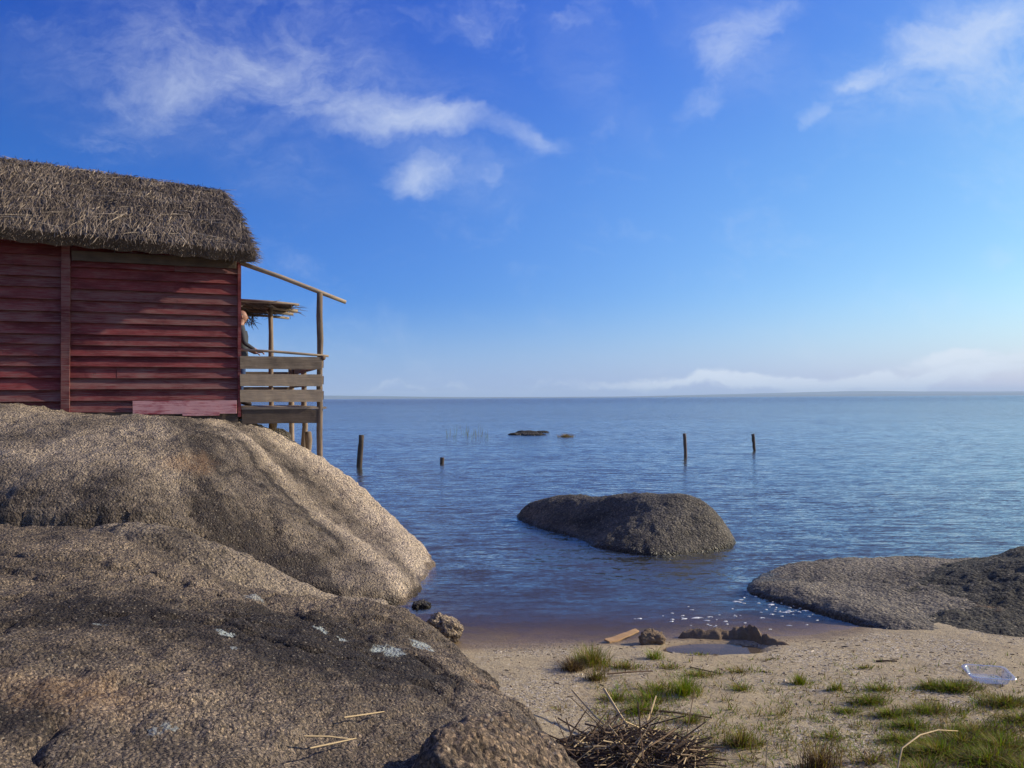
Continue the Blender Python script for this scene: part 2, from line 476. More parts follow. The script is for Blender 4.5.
_wp = np.array(_wp); _phi = tps(_wp[:, :2], _wp[:, 2], 0.02)
def A_weather_light(x, y):  # weathering streaks, plus sunlight painted onto the right flank
    ph = _phi(np.stack([x, y], -1)); n = np.stack([x, y, 0 * x], -1)
    ph = ph + 0.16 * fbm(n * 1.7, 3)
    st = perlin(np.stack([ph * 4.2, y * 0.55, 0 * x + 3.5], -1)) + 0.6 * perlin(np.stack([ph * 10, y * 0.9, 0 * x + 6.5], -1))
    face = smooth(-0.95, -0.35, ph) * smooth(0.98, 0.70, ph) * smooth(13.0, 10.3, y)
    rib = np.exp(-((ph - 1.15) / 0.17) ** 2)
    strip = np.exp(-((ph - 1.60) / 0.20) ** 2) * smooth(13.6, 12.2, y)
    lit_flank = smooth(1.7, 2.15, ph)  # right flank lightened in colour to look sunlit
    foot = np.exp(-((y - np.interp(x, *A_LIP) - 0.15) / 0.4) ** 2) * smooth(-1.5, -2.6, x)
    return -0.34 * face * (0.8 + 0.8 * st) + 0.22 * rib - 0.20 * strip * (1 + st) + 0.46 * lit_flank + 0.05 * st - 0.20 * foot - 0.04 * smooth(0.0, -1.5, ph)
ROCK_A = rock_mat('granite_tan', (0.066, 0.052, 0.044), (0.54, 0.44, 0.335), spk=0.6, grain=1.2, bias=0.02,
    ochre=[(at(185, 462, 9.2), (0.4, 0.6, 0.25), 0.28)])
o, evA = rock('granite_boulder', A_pts, (-9.5, -0.4), (6.6, 17.4), 0.035, ROCK_A, amp=(0.05, 0.030, 0.020), seed=1, cut=0.3, drop=True, weather_light=A_weather_light, extra=A_extra)
tag(o, 'tallest tan granite dome boulder with the red house standing on its crest', 'boulder', 'granite boulders of the shore')

# ledge slab between the dome and the front boulder
B_pts = W([(100, 528, 7.6), (150, 527, 7.75), (200, 541, 8.05), (245, 568, 8.15), (300, 588, 8.25), (350, 599, 8.35), (388, 606, 8.5), (398, 613, 8.25),
           (150, 540, 7.0), (210, 562, 7.1), (260, 588, 7.2), (310, 604, 7.45), (360, 610, 7.9), (397, 622, 7.95)])
B_pts += [(-3.6, 8.3, 0.75), (-2.6, 8.5, 0.35), (-1.9, 8.75, -0.2), (-1.0, 8.6, -0.4), (-0.8, 7.9, -0.35), (-1.2, 7.3, -0.3), (-2.0, 6.9, 0.1), (-3.0, 6.4, 0.5), (-4.6, 6.4, 0.7), (-4.6, 7.5, 0.8)]
ROCK_B = rock_mat('granite_ledge', (0.085, 0.067, 0.054), (0.44, 0.36, 0.27), spk=0.6, bias=0.04,
    stains_shade=[(at(160, 545, 7.2), (0.6, 0.5, 0.25), 0.35)], pale=[(at(350, 602, 8.0), (0.9, 0.6, 0.3), 0.14)])
B_TOP = edge([(100, 527, 7.6), (150, 527, 7.75), (200, 540, 8.05), (245, 567, 8.17), (300, 588, 8.28), (350, 598, 8.4), (388, 604, 8.55)])
def B_extra(x, y):
    return -0.16 * smooth(-0.02, 0.25, y - np.interp(x, *B_TOP) - wob(x, y, 4.5))
o, evB = rock('granite_ledge', B_pts, (-4.5, -0.7), (6.5, 8.9), 0.03, ROCK_B, amp=(0.05, 0.03, 0.016), seed=2, extra=B_extra)
tag(o, 'narrow tan granite ledge wedged between the house dome and the dark front boulder', 'rock ledge', 'granite boulders of the shore')

# broad dark boulder in the foreground
C_pts = W([(-120, 768, 2.75), (0, 768, 3.0), (200, 768, 3.2), (400, 768, 3.6), (500, 768, 3.85), (575, 768, 4.0),
           (0, 700, 3.4), (150, 700, 3.7), (300, 700, 4.05), (450, 700, 4.75), (520, 735, 4.45), (506, 700, 5.35), (540, 730, 4.75), (525, 709, 5.1),
           (0, 640, 4.2), (150, 640, 4.6), (300, 640, 5.2), (400, 645, 5.9), (440, 650, 6.35), (470, 661, 6.55), (488, 676, 6.0), (420, 626, 7.1), (360, 612, 7.1),
           (0, 600, 5.0), (150, 600, 5.4), (280, 606, 6.4), (-100, 600, 4.8), (0, 570, 5.7), (120, 575, 6.0), (220, 578, 6.75), (300, 601, 6.95),
           (0, 536, 6.75), (100, 537, 6.9), (150, 548, 6.95), (-100, 540, 6.5), (0, 527, 7.35), (90, 530, 7.45)])
C_pts += [(-3.5, 7.8, 0.75), (-6, 7.9, 0.7), (-2.6, 7.55, 0.35), (-1.6, 7.7, -0.1), (-0.75, 7.35, -0.2), (-0.1, 6.7, -0.25), (0.15, 5.8, -0.15), (0.36, 4.9, 0.0), (0.55, 4.1, 0.1), (0.6, 3.0, 0.2),
          (-1, 2.2, 0.55), (-3, 2.2, 0.8), (-6, 4, 1.0), (0.5, 2, 0.1)]
C_TOP = edge([(-160, 530, 7.1), (0, 527, 7.37), (90, 530, 7.47), (150, 547, 7.1), (220, 577, 6.85), (300, 601, 7.0), (360, 612, 7.15), (420, 626, 7.2)])
def C_extra(x, y):
    # shallow parting cracks running down the slab
    w = 0.25 * perlin(np.stack([x * 1.3, y * 1.3, 0 * x + 5], -1))
    c1 = np.exp(-((y - (6.05 + 0.10 * (x + 4) + w)) / 0.035) ** 2) * smooth(-5.5, -4.8, x) * smooth(-1.4, -2.2, x)
    c2 = np.exp(-((y - (5.15 - 0.12 * (x + 2) + w)) / 0.03) ** 2) * smooth(-2.4, -2.0, x) * smooth(-0.6, -1.0, x)
    l = np.interp(x, *C_TOP) + wob(x, y, 7.5)
    return -0.05 * c1 - 0.045 * c2 - 0.40 * smooth(-0.02, 0.18, y - l)
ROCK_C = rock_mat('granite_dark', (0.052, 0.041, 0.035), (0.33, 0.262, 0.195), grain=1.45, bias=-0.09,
    stains_shade=[(at(330, 640, 5.3), (1.4, 0.9, 0.4), 0.55), (at(130, 615, 5.0), (1.1, 0.6, 0.3), 0.45), (at(20, 700, 3.4), (0.25, 0.4, 0.3), 0.3), (at(440, 690, 4.9), (0.3, 0.6, 0.3), 0.15)],
    pale=[(at(160, 700, 3.7), (1.4, 0.4, 0.5), 0.26), (at(480, 690, 5.2), (0.35, 0.8, 0.3), 0.26), (at(150, 560, 6.4), (2.2, 0.5, 0.3), 0.24)],
    lichens=[(at(384, 664, 5.5), (0.14, 0.24, 0.12), 1), (at(403, 659, 5.65), (0.045, 0.05, 0.05), 1), (at(372, 671, 5.35), (0.035, 0.05, 0.05), 1), (at(420, 648, 6.15), (0.10, 0.16, 0.09), 1),
             (at(388, 681, 5.25), (0.03, 0.05, 0.05), 1), (at(343, 637, 5.5), (0.04, 0.05, 0.05), 1), (at(318, 631, 5.5), (0.05, 0.06, 0.05), 1), (at(222, 634, 4.98), (0.07, 0.06, 0.05), 1),
             (at(232, 655, 4.7), (0.035, 0.04, 0.04), 0.7), (at(258, 596, 6.4), (0.1, 0.08, 0.05), 0.6), (at(163, 730, 3.45), (0.035, 0.035, 0.04), 0.6), (at(95, 625, 4.7), (0.04, 0.04, 0.04), 0.7)],
    ochre=[(at(512, 690, 5.5), (0.12, 0.5, 0.2), 0.6), (at(90, 690, 3.7), (0.5, 0.25, 0.3), 0.25)])
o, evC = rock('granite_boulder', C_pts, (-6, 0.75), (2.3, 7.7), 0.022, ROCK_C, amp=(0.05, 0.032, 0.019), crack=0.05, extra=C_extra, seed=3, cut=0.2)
tag(o, 'broad dark brown foreground boulder spotted with pale lichen, sloping to the sand', 'boulder', 'granite boulders of the shore')

# small rough boulder leaning in the very front
D_pts = W([(415, 768, 3.42), (430, 735, 3.5), (460, 717, 3.75), (500, 712, 3.95), (540, 735, 4.05), (575, 762, 3.95), (500, 745, 3.6), (460, 750, 3.45), (540, 765, 3.75)])
D_pts += [(-0.62, 3.5, 0.15), (-0.55, 3.9, 0.2), (-0.2, 4.35, 0.15), (0.25, 4.4, 0.0), (0.5, 4.0, 0.05), (0.4, 3.3, 0.2), (-0.1, 2.9, 0.3), (-0.55, 3.0, 0.3)]
o, evD = rock('granite_boulder', D_pts, (-0.6, 0.5), (2.9, 4.4), 0.016, rock_mat('granite_front', (0.085, 0.065, 0.052), (0.35, 0.26, 0.18), bias=0.0, grain=0.8), amp=(0.04, 0.03, 0.016), seed=4, cut=0.1)
tag(o, 'small rough brown boulder lying against the foot of the dark front boulder', 'boulder', 'granite boulders of the shore')

# humped boulder standing in the lake
F_pts = W([(519, 514, 15.3), (524, 507, 15.2), (540, 500, 14.9), (556, 499, 14.6), (575, 497, 14.3), (600, 496.5, 13.9), (618, 494.5, 13.6), (640, 493, 13.3), (665, 494, 13.2), (690, 502, 13.2), (712, 514, 13.0), (728, 529, 12.7), (737, 543, 12.4),
           (545, 532, 13.6), (590, 547, 12.1), (640, 557, 11.45), (685, 556, 11.45), (718, 551, 11.8), (735, 548, 12.1),
           (560, 520, 13.7), (600, 520, 13.0), (600, 536, 12.4), (640, 520, 12.3), (640, 540, 11.8), (690, 530, 12.0), (690, 545, 11.7), (560, 508, 14.1)])
F_pts += [(0.0, 15.9, -0.3), (0.9, 15.6, -0.1), (1.9, 14.8, -0.1), (2.8, 14.2, -0.1), (3.4, 13.2, -0.3), (3.5, 12.2, -0.4), (3.0, 11.3, -0.45), (2.0, 10.9, -0.4), (1.0, 11.6, -0.4), (0.3, 13.1, -0.35), (-0.2, 14.8, -0.4), (1.4, 14.9, 0.3)]
ROCK_F = rock_mat('granite_wet_grey', (0.042, 0.038, 0.034), (0.21, 0.185, 0.15), spk=0.6, bias=-0.03, grain=0.8,
    stains_shade=[(at(590, 522, 13), (0.6, 0.7, 0.5), 0.3)], pale=[(at(690, 530, 12.3), (0.7, 0.6, 0.5), 0.15)])  # left side darkened as its shadow side, right side lightened as sunlit
o, evF = rock('granite_boulder', F_pts, (-0.3, 3.6), (10.8, 16), 0.03, ROCK_F, amp=(0.03, 0.015, 0.012), crack=0.012, seed=5, cut=0.0, drop=True)
tag(o, 'grey humped boulder standing alone in the lake, water all around it', 'boulder', 'granite boulders of the shore')

# low outcrop and dark hump at the right
E_pts = W([(742, 587, 9.5), (756, 576, 10.0), (780, 567, 10.3), (800, 563, 10.5), (850, 558, 10.7), (900, 557, 10.8), (950, 559, 10.7), (1000, 562, 10.6),
           (748, 592, 9.2), (780, 602, 8.75), (830, 615, 8.2), (858, 627, 7.85), (890, 636, 7.5), (930, 643, 7.25),
           (790, 580, 9.5), (850, 575, 9.6), (850, 595, 8.7), (900, 585, 9.0), (900, 610, 8.1), (950, 600, 8.3), (950, 625, 7.7)])
E_pts += [(2.2, 9.6, -0.3), (2.6, 10.7, -0.3), (4, 11.5, -0.25), (6.5, 11.4, -0.2), (2.4, 8.8, -0.35), (3.0, 8.0, -0.3), (3.3, 7.3, -0.1), (4.2, 6.8, 0.0), (6, 7, 0.2)]
ROCK_E = rock_mat('granite_outcrop', spk=0.55, dark=(0.070, 0.061, 0.053), light=(0.31, 0.27, 0.215), bias=0.02, grain=0.8, pale=[(at(900, 566, 10), (1.2, 0.5, 0.3), 0.2)])
o, evE = rock('granite_outcrop', E_pts, (2.2, 6.4), (6.8, 11.3), 0.03, ROCK_E, amp=(0.035, 0.015, 0.012), crack=0.012, seed=6, cut=0.1, drop=True)
tag(o, 'low flat grey outcrop jutting from the sand into the lake on the right', 'rock outcrop', 'granite boulders of the shore')

G_pts = W([(905, 582, 9.1), (935, 574, 9.2), (965, 566, 9.2), (995, 556, 9.2), (1024, 547, 9.2), (1070, 535, 9.2), (1130, 530, 9.0),
           (880, 612, 8.1), (920, 612, 8.2), (920, 632, 7.6), (960, 600, 8.3), (960, 632, 7.4), (1000, 590, 8.3), (1000, 620, 7.5), (1000, 645, 7.05), (1060, 600, 7.9), (1060, 650, 6.95)])
G_pts += [(3.4, 9.6, -0.1), (4.2, 10.2, -0.1), (6, 10.6, -0.1), (8, 10.5, 0.0), (3.2, 8.6, -0.1), (3.4, 7.7, -0.1), (4.0, 6.9, -0.05), (5, 6.4, 0.0), (7, 6.3, 0.1), (8.5, 8, 0.4), (6.8, 8.5, 0.75)]
ROCK_G = rock_mat('granite_black', (0.026, 0.025, 0.022), (0.16, 0.145, 0.11), bias=-0.06, grain=0.8, ochre=[(at(985, 605, 8.0), (0.12, 0.2, 0.12), 0.4)])
o, evG = rock('granite_boulder', G_pts, (3.0, 8.4), (6.3, 10.6), 0.03, ROCK_G, amp=(0.04, 0.015, 0.012), crack=0.015, seed=7, cut=0.1)
tag(o, 'blackish boulder rising from the right edge of the beach behind the outcrop', 'boulder', 'granite boulders of the shore')

def blob_rock(name, c, r, material, seed, amp=0.18, flat=0.75, tilt=0.0, n=40):
    th = np.linspace(0, math.pi, n); ph = np.linspace(0, 2 * math.pi, 2 * n, endpoint=False)
    T, Pp = np.meshgrid(th, ph, indexing='ij')
    d = np.stack([np.sin(T) * np.cos(Pp), np.sin(T) * np.sin(Pp), np.cos(T)], -1)
    d = np.sign(d) * np.abs(d) ** flat
    q = d * 1.3 + seed * 7.7
    k = 1 + amp * fbm(q, 3) + amp * 0.35 * fbm(q * 4, 3)
    V = d * k[..., None] * np.array(r)
    ct, st = math.cos(tilt), math.sin(tilt)
    V = np.stack([V[..., 0] * ct - V[..., 2] * st, V[..., 1], V[..., 0] * st + V[..., 2] * ct], -1)
    b = MB(); m = 2 * n
    fs = [(i * m + j, (i + 1) * m + j, (i + 1) * m + (j + 1) % m, i * m + (j + 1) % m) for i in range(n - 1) for j in range(m)]
    V = V.reshape(-1, 3) + np.array(c)
    b.add(V, fs)
    return b.build(name, material, None, True, loc=(c[0], c[1], V[:, 2].min()))

p = at(445, 631, 7.45); p[2] = 0.12
STONE = rock_mat('stone_tan', (0.10, 0.08, 0.06), (0.42, 0.33, 0.24), bias=0.02)
tag(blob_rock('stone', p, (0.165, 0.14, 0.105), STONE, 3, 0.32, 0.8, -0.35), 'loose pale tan stone at the water edge beside the front boulder', 'stone')
p = on_z(421, 606, 0.0)
tag(blob_rock('stone', p, (0.10, 0.09, 0.055), ROCK_F, 5, 0.35, 0.8), 'small dark wet stone poking out of the cove water below the ledge', 'stone')
p = gpoint(652, 643); p[2] += 0.025
MUD = simple('dark_mud', (0.15, 0.105, 0.065), 0.55, 16, 0.9, 0.02)
tag(blob_rock('mud_lump', p, (0.105, 0.085, 0.08), MUD, 9, 0.45, 0.8), 'dark peaked lump of mud at the shoreline left of the puddle', 'mud lump')

# mud bank behind the puddle
bank = [(678, 637, 0.045), (690, 636, 0.055), (702, 636.5, 0.05), (716, 637, 0.055), (730, 637, 0.05), (742, 637, 0.08), (752, 639, 0.085), (764, 641, 0.05), (776, 643, 0.03), (790, 644, 0.018)]
b = MB(); NV = 14; ring = []
for k in range(61):
    t_ = k / 60 * (len(bank) - 1); i = min(int(t_), len(bank) - 2); f = t_ - i
    px, py, hh = [bank[i][q] * (1 - f) + bank[i + 1][q] * f for q in range(3)]
    p = gpoint(px, py + 1)
    hh *= 1.2 + 0.5 * float(perlin(np.array([k * 0.33, 2.2, 0.5])))
    hh *= min(1, k / 3, (60 - k) / 3) + 0.05
    vs = []
    for q in range(NV):
        a = math.pi * q / (NV - 1)
        rr = 1 + 0.35 * float(perlin(np.array([k * 0.3, q * 0.45, 3.3]))) + 0.14 * float(perlin(np.array([k * 1.3, q * 1.3, 8.1])))
        vs.append((p[0], p[1] - math.cos(a) * hh * 1.25 * rr, p[2] - 0.03 + math.sin(a) * (hh + 0.03) * rr))
    b.v += [tuple(map(float, v)) for v in vs]; b.t += [0.5] * NV
b.f = [(k * NV + q, k * NV + q + 1, (k + 1) * NV + q + 1, (k + 1) * NV + q) for k in range(60) for q in range(NV - 1)]
b.m = [0] * len(b.f)
c0 = np.array(b.v).mean(0)
tag(b.build('mud_bank', MUD, None, True, loc=(c0[0], c0[1], min(v[2] for v in b.v))), 'crumbling dark ridge of mud between the puddle and the lake', 'mud bank')

# far rocks
ROCKFAR = rock_mat('far_rock', (0.03, 0.028, 0.027), (0.11, 0.1, 0.09), bias=-0.1, grain=0.3)
b_specs = [((518, 434.8), (0.55, 0.4, 0.13), 1), ((526, 434.2), (0.7, 0.5, 0.24), 2), ((533, 435.2), (0.75, 0.5, 0.14), 4), ((542.5, 432.6), (0.45, 0.4, 0.12), 6)]
lab = ['low black rock, leftmost of the rocks awash far out', 'highest black rock in the middle of the rocks awash far out', 'flat black rock right of the highest one awash far out', 'separate black rock set back at the right of the rocks awash']
for (pp, r_, sd), l_ in zip(b_specs, lab):
    p = on_z(pp[0], pp[1], 0.0)
    tag(blob_rock('far_rock', p, r_, ROCKFAR, sd, 0.4, 0.9, n=18), l_, 'rock', 'black rocks awash far out in the lake')

# ------------------------------------------------------------------ water
def water_mat():
    m, t, out = mat('lake_water')
    P = pos(t)
    def slopes(sx, sy, scale, det, k):
        v = t.mapping(P, scale=(sx, sy, 1))
        c = t.noise(v, scale, det, 0.55, 0.2, color=True)
        return t.vmath('MULTIPLY', t.vmath('SUBTRACT', c, (0.5, 0.5, 0.5)), k)
    patch = t.rng(t.noise(t.mapping(P, scale=(0.25, 1.0, 1)), 0.16, 4, 0.6), 0.3, 0.7, 0.8, 1.15)
    far = t.vmath('DOT_PRODUCT', P, (0, 1, 0))
    shore = t.math('MULTIPLY', t.rng(far, 7.5, 11, 0.35, 1.0), t.rng(far, 14, 120, 1.0, 1.9))
    a = slopes(0.28, 1.0, 1.8, 3, (0.10, 0.18, 0))
    b_ = slopes(0.25, 1.0, 9.0, 3, (0.30, 0.62, 0))
    c_ = slopes(0.45, 1.0, 30, 2, (0.34, 0.58, 0))
    sm = t.vmath('ADD', t.vmath('ADD', a, b_), c_)
    sm = t.vmath('ADD', t.scale(sm, t.math('MULTIPLY', patch, shore)), t.vmath('MULTIPLY', t.scale((0.0, -0.1, 0.0), t.math('MULTIPLY', patch, t.math('ADD', t.rng(far, 7.5, 8.6, 2.0, 0.55), t.rng(far, 120, 450, 0.0, 0.9)))), (1, 1, 1)))
    nrm = t.vmath('NORMALIZE', t.vmath('ADD', sm, (0, 0, 1)))
    fr = schlick(t, nrm)
    gl = t.new('ShaderNodeBsdfGlossy'); gl.inputs['Roughness'].default_value = 0.10; t.l.new(nrm, gl.inputs['Normal'])
    gl.inputs['Color'].default_value = (0.87, 0.97, 1.0, 1)
    tr = t.new('ShaderNodeBsdfTransparent')
    mx = t.new('ShaderNodeMixShader'); t.l.new(fr, mx.inputs[0]); t.l.new(tr.outputs[0], mx.inputs[1]); t.l.new(gl.outputs[0], mx.inputs[2])
    t.l.new(mx.outputs[0], out.inputs['Surface'])
    ab = t.new('ShaderNodeVolumeAbsorption'); ab.inputs['Color'].default_value = (0.42, 0.30, 0.19, 1); ab.inputs['Density'].default_value = 3.6
    sc = t.new('ShaderNodeVolumeScatter'); sc.inputs['Color'].default_value = (0.47, 0.50, 0.48, 1); sc.inputs['Density'].default_value = 0.7
    ad = t.new('ShaderNodeAddShader'); t.l.new(ab.outputs[0], ad.inputs[0]); t.l.new(sc.outputs[0], ad.inputs[1])
    t.l.new(ad.outputs[0], out.inputs['Volume'])
    return m
WATER = water_mat()
me = bpy.data.meshes.new('lake_water')
me.from_pydata([(-14000, 2, 0), (14000, 2, 0), (14000, 13500, 0), (-14000, 13500, 0)], [], [(0, 1, 2, 3)])
me.materials.append(WATER); me.update()
wo = bpy.data.objects.new('water', me); COL.objects.link(wo)
tag(wo, 'blue rippled lake water reaching to the horizon', 'lake', kind='structure')

# puddle: still surface held in the hollow of the sand
m, t, out = mat('puddle_water')
b_ = t.new('ShaderNodeBsdfGlossy'); b_.inputs['Roughness'].default_value = 0.03
fr = schlick(t)
tr = t.new('ShaderNodeBsdfTransparent'); tr.inputs['Color'].default_value = (0.62, 0.52, 0.40, 1)
mx = t.new('ShaderNodeMixShader'); silt = t.new('ShaderNodeBsdfDiffuse'); silt.inputs['Color'].default_value = (0.13, 0.10, 0.075, 1); body = t.new('ShaderNodeMixShader'); body.inputs[0].default_value = 0.6; t.l.new(tr.outputs[0], body.inputs[1]); t.l.new(silt.outputs[0], body.inputs[2])
t.l.new(t.math('MULTIPLY', fr, 0.7), mx.inputs[0]); t.l.new(body.outputs[0], mx.inputs[1]); t.l.new(b_.outputs[0], mx.inputs[2]); t.l.new(mx.outputs[0], out.inputs['Surface'])
b = MB(); vs = [(PUD[0] + 0.40 * math.cos(a) * (1 + 0.1 * math.sin(3 * a)), PUD[1] + 0.20 * math.sin(a), 0.030) for a in np.linspace(0, 2 * math.pi, 40, endpoint=False)]
b.add(vs, [tuple(range(40))])
o = b.build('puddle', m, loc=(PUD[0], PUD[1], 0.030)); tag(o, 'still brown puddle of water behind the mud bank', 'puddle', kind='structure')

# foam flecks on the cove
b = MB()
for k in range(95):
    if k < 55: px, py = random.gauss(795, 26), random.gauss(608, 7)
    elif k < 85: px, py = random.gauss(705, 26), random.gauss(618, 6)
    else: px, py = random.uniform(740, 850), random.uniform(594, 626)
    p = on_z(px, py, 0.0)
    if np.interp(p[0], _sx, _sy) - p[1] > -0.12: continue
    s_ = random.uniform(0.004, 0.014) * (2.2 if random.random() < 0.15 else 1)
    n_ = 12; rot = random.uniform(-0.35, 0.35); st = random.uniform(1.3, 3.2)
    vs = []
    rr = [random.uniform(0.45, 1.15) for _ in range(n_)]
    for zz, kk in ((0.0005, 1.0), (0.006, 0.65)):
        for q in range(n_):
            a = 2 * math.pi * q / n_
            x, y = st * s_ * rr[q] * math.cos(a) * kk, s_ * rr[q] * math.sin(a) * kk
            vs.append((p[0] + x * math.cos(rot) - y * math.sin(rot), p[1] + x * math.sin(rot) + y * math.cos(rot), zz))
    fs = [(q, (q + 1) % n_, n_ + (q + 1) % n_, n_ + q) for q in range(n_)] + [tuple(range(n_, 2 * n_))]
    b.add(vs, fs)
o = b.build('foam', simple('foam_white', (0.6, 0.6, 0.58), 0.1, 60, 0.6, 0.0)); tag(o, 'white flecks of foam drifting on the cove', 'foam', kind='stuff')

# ------------------------------------------------------------------ far shore
HILL = simple('far_hill', (0.035, 0.05, 0.045), 0.3, 0.004, 0.95, 0.0)
def hill(prof, Y0, depth):
    xs_ = np.linspace(prof[0][0], prof[-1][0], 160)
    hs = np.interp(xs_, [p_[0] for p_ in prof], [p_[1] for p_ in prof])
    hor = 397.8 - (xs_ - 512) * 0.0054
    X = (xs_ - 512) / F * Y0; H = hs / F * Y0
    H = H * (1 + 0.12 * fbm(np.stack([X * 0.0012, 0 * X, 0 * X + Y0], -1), 3))
    rows = []
    for k, (fy, fh) in enumerate(((0, 0), (0.15, 0.45), (0.4, 0.9), (0.5, 1.0), (0.7, 0.8), (1, 0))):
        rows.append(np.stack([X, Y0 + depth * fy + 0 * X, np.maximum(H, 0.0) * fh - 3 * (fh == 0)], -1))
    V = np.concatenate(rows); n = len(xs_)
    fs = [(r * n + k, r * n + k + 1, (r + 1) * n + k + 1, (r + 1) * n + k) for r in range(5) for k in range(n - 1)]
    b = MB(); b.add(V, fs); o = b.build('hills', HILL, None, True)
    return o
o = hill([(-400, 2.5), (150, 4.5), (320, 3.6), (380, 2.6), (450, 1.3), (560, 0.8), (640, 1.0), (700, 1.6), (900, 1.9), (1300, 2.2), (1500, 1)], 9000, 900); tag(o, 'low blue shore line on the far side of the lake', 'hills', kind='structure')
o = hill([(560, 0.0), (640, 1.0), (700, 2.2), (760, 3.2), (830, 4.6), (870, 5.2), (940, 4.6), (1024, 4.0), (1200, 5), (1500, 2)], 11500, 1200); tag(o, 'pale blue hills beyond the far right of the lake', 'hills', kind='structure')

b = MB(); b.box((-14500, -400, -5), (14500, 14200, 118))
m, t, out = mat('haze_air')
vp = t.new('ShaderNodeVolumePrincipled'); vp.inputs['Color'].default_value = (0.60, 0.79, 1.0, 1); vp.inputs['Density'].default_value = 0.0001
t.l.new(vp.outputs[0], out.inputs['Volume'])
o = b.build('haze', m); tag(o, 'thin blue haze over the lake', 'haze', kind='stuff')

# ------------------------------------------------------------------ house
C0 = at(240, 415.5, 12.6)
RZ = R(21)
def to_world(p):
    return np.array([C0[0] + p[0] * math.cos(RZ) - p[1] * math.sin(RZ), C0[1] + p[0] * math.sin(RZ) + p[1] * math.cos(RZ), C0[2] + p[2]])
def to_local(p):
    x, y = p[0] - C0[0], p[1] - C0[1]
    return np.array([x * math.cos(RZ) + y * math.sin(RZ), -x * math.sin(RZ) + y * math.cos(RZ), p[2] - C0[2]])

def red_wood(name, wear=0.0, pink=0.0):
    m, t, out = mat(name)
    P = t.new('ShaderNodeTexCoord').outputs['Object']
    tone = t.new('ShaderNodeAttribute', attribute_name='tone').outputs['Fac']
    off = t.new('ShaderNodeCombineXYZ'); t.put(off.inputs[0], t.math('MULTIPLY', tone, 37.0)); t.put(off.inputs[1], 0.0); t.put(off.inputs[2], t.math('MULTIPLY', tone, 11.0))
    Q = t.vmath('ADD', P, off.outputs[0])
    grain = t.noise(t.mapping(Q, scale=(1.2, 1, 26)), 3.0, 6, 0.7)
    patch = t.noise(t.mapping(Q, scale=(1, 1, 3.2)), 1.5, 5, 0.65, 0.4)
    f = t.math('ADD', t.math('MULTIPLY', grain, 0.95), t.math('MULTIPLY', patch, 0.6))
    f = t.math('ADD', f, t.math('MULTIPLY', t.math('SUBTRACT', tone, 0.5), 0.14))
    worn = t.rng(t.math('ADD', f, wear), 0.66, 0.95)
    red = t.mix(t.rng(patch, 0.35, 0.65), (0.085, 0.013, 0.014), (0.21, 0.028, 0.031))
    red = t.mix(t.rng(grain, 0.3, 0.6), t.mix(0.4, red, (0.09, 0.02, 0.022)), red)
    grey = t.mix(grain, (0.070, 0.036, 0.032), (0.23, 0.14, 0.122))
    c = t.mix(t.math('MULTIPLY', worn, 0.85), red, grey)
    if pink: c = t.mix(t.rng(t.math('ADD', patch, t.math('MULTIPLY', t.math('SUBTRACT', grain, 0.5), 0.7)), 0.36, 0.56), (0.26, 0.05, 0.06), (0.47, 0.25, 0.25))
    dirt = t.rng(t.noise(Q, 9, 4, 0.7), 0.62, 0.75)
    c = t.mix(t.math('MULTIPLY', dirt, 0.6), c, (0.04, 0.022, 0.02))
    principled(t, out, c, 0.75, t.bump(t.math('ADD', grain, t.math('MULTIPLY', worn, -0.4)), 0.008), 0.25)
    return m
RED = red_wood('red_boards'); REDPOST = red_wood('red_batten', 0.05); PINK = red_wood('pink_panel', 0.1, 1.0)

def grey_wood(name, dark=(0.10, 0.075, 0.052), light=(0.35, 0.27, 0.185), axis_scale=(1, 14, 14)):
    m, t, out = mat(name)
    P = t.new('ShaderNodeTexCoord').outputs['Object']
    tone = t.new('ShaderNodeAttribute', attribute_name='tone').outputs['Fac']
    off = t.new('ShaderNodeCombineXYZ'); t.put(off.inputs[0], t.math('MULTIPLY', tone, 23.0)); t.put(off.inputs[1], t.math('MULTIPLY', tone, 7.0)); t.put(off.inputs[2], 0.0)
    Q = t.vmath('ADD', P, off.outputs[0])
    g = t.noise(t.mapping(Q, scale=axis_scale), 2.5, 6, 0.7, 0.3)
    s_ = t.noise(Q, 4, 5, 0.65)
    f = t.math('ADD', t.math('MULTIPLY', g, 0.7), t.math('MULTIPLY', s_, 0.5))
    f = t.math('ADD', f, t.math('MULTIPLY', t.math('SUBTRACT', tone, 0.5), 0.3))
    c = t.ramp(f, [(0.3, dark), (0.85, light)])
    knots = t.rng(t.voro(t.mapping(Q, scale=(1, 2.2, 2.2)), 2.2), 0.10, 0.03)
    c = t.mix(t.math('MULTIPLY', knots, 0.7), c, (0.03, 0.02, 0.015))
    principled(t, out, c, 0.8, t.bump(g, 0.006), 0.25)
    return m
WOOD_H = grey_wood('weathered_plank')
WOOD_V = grey_wood('weathered_post', (0.075, 0.055, 0.04), (0.30, 0.22, 0.15), (14, 14, 1))
WOOD_Y = grey_wood('weathered_joist', (0.06, 0.04, 0.03), (0.24, 0.16, 0.11), (14, 1, 14))
WOOD_D = grey_wood('dark_beam', (0.035, 0.026, 0.02), (0.13, 0.095, 0.07))
WET_POST = grey_wood('old_stake', (0.028, 0.022, 0.018), (0.12, 0.085, 0.06), (12, 12, 1))

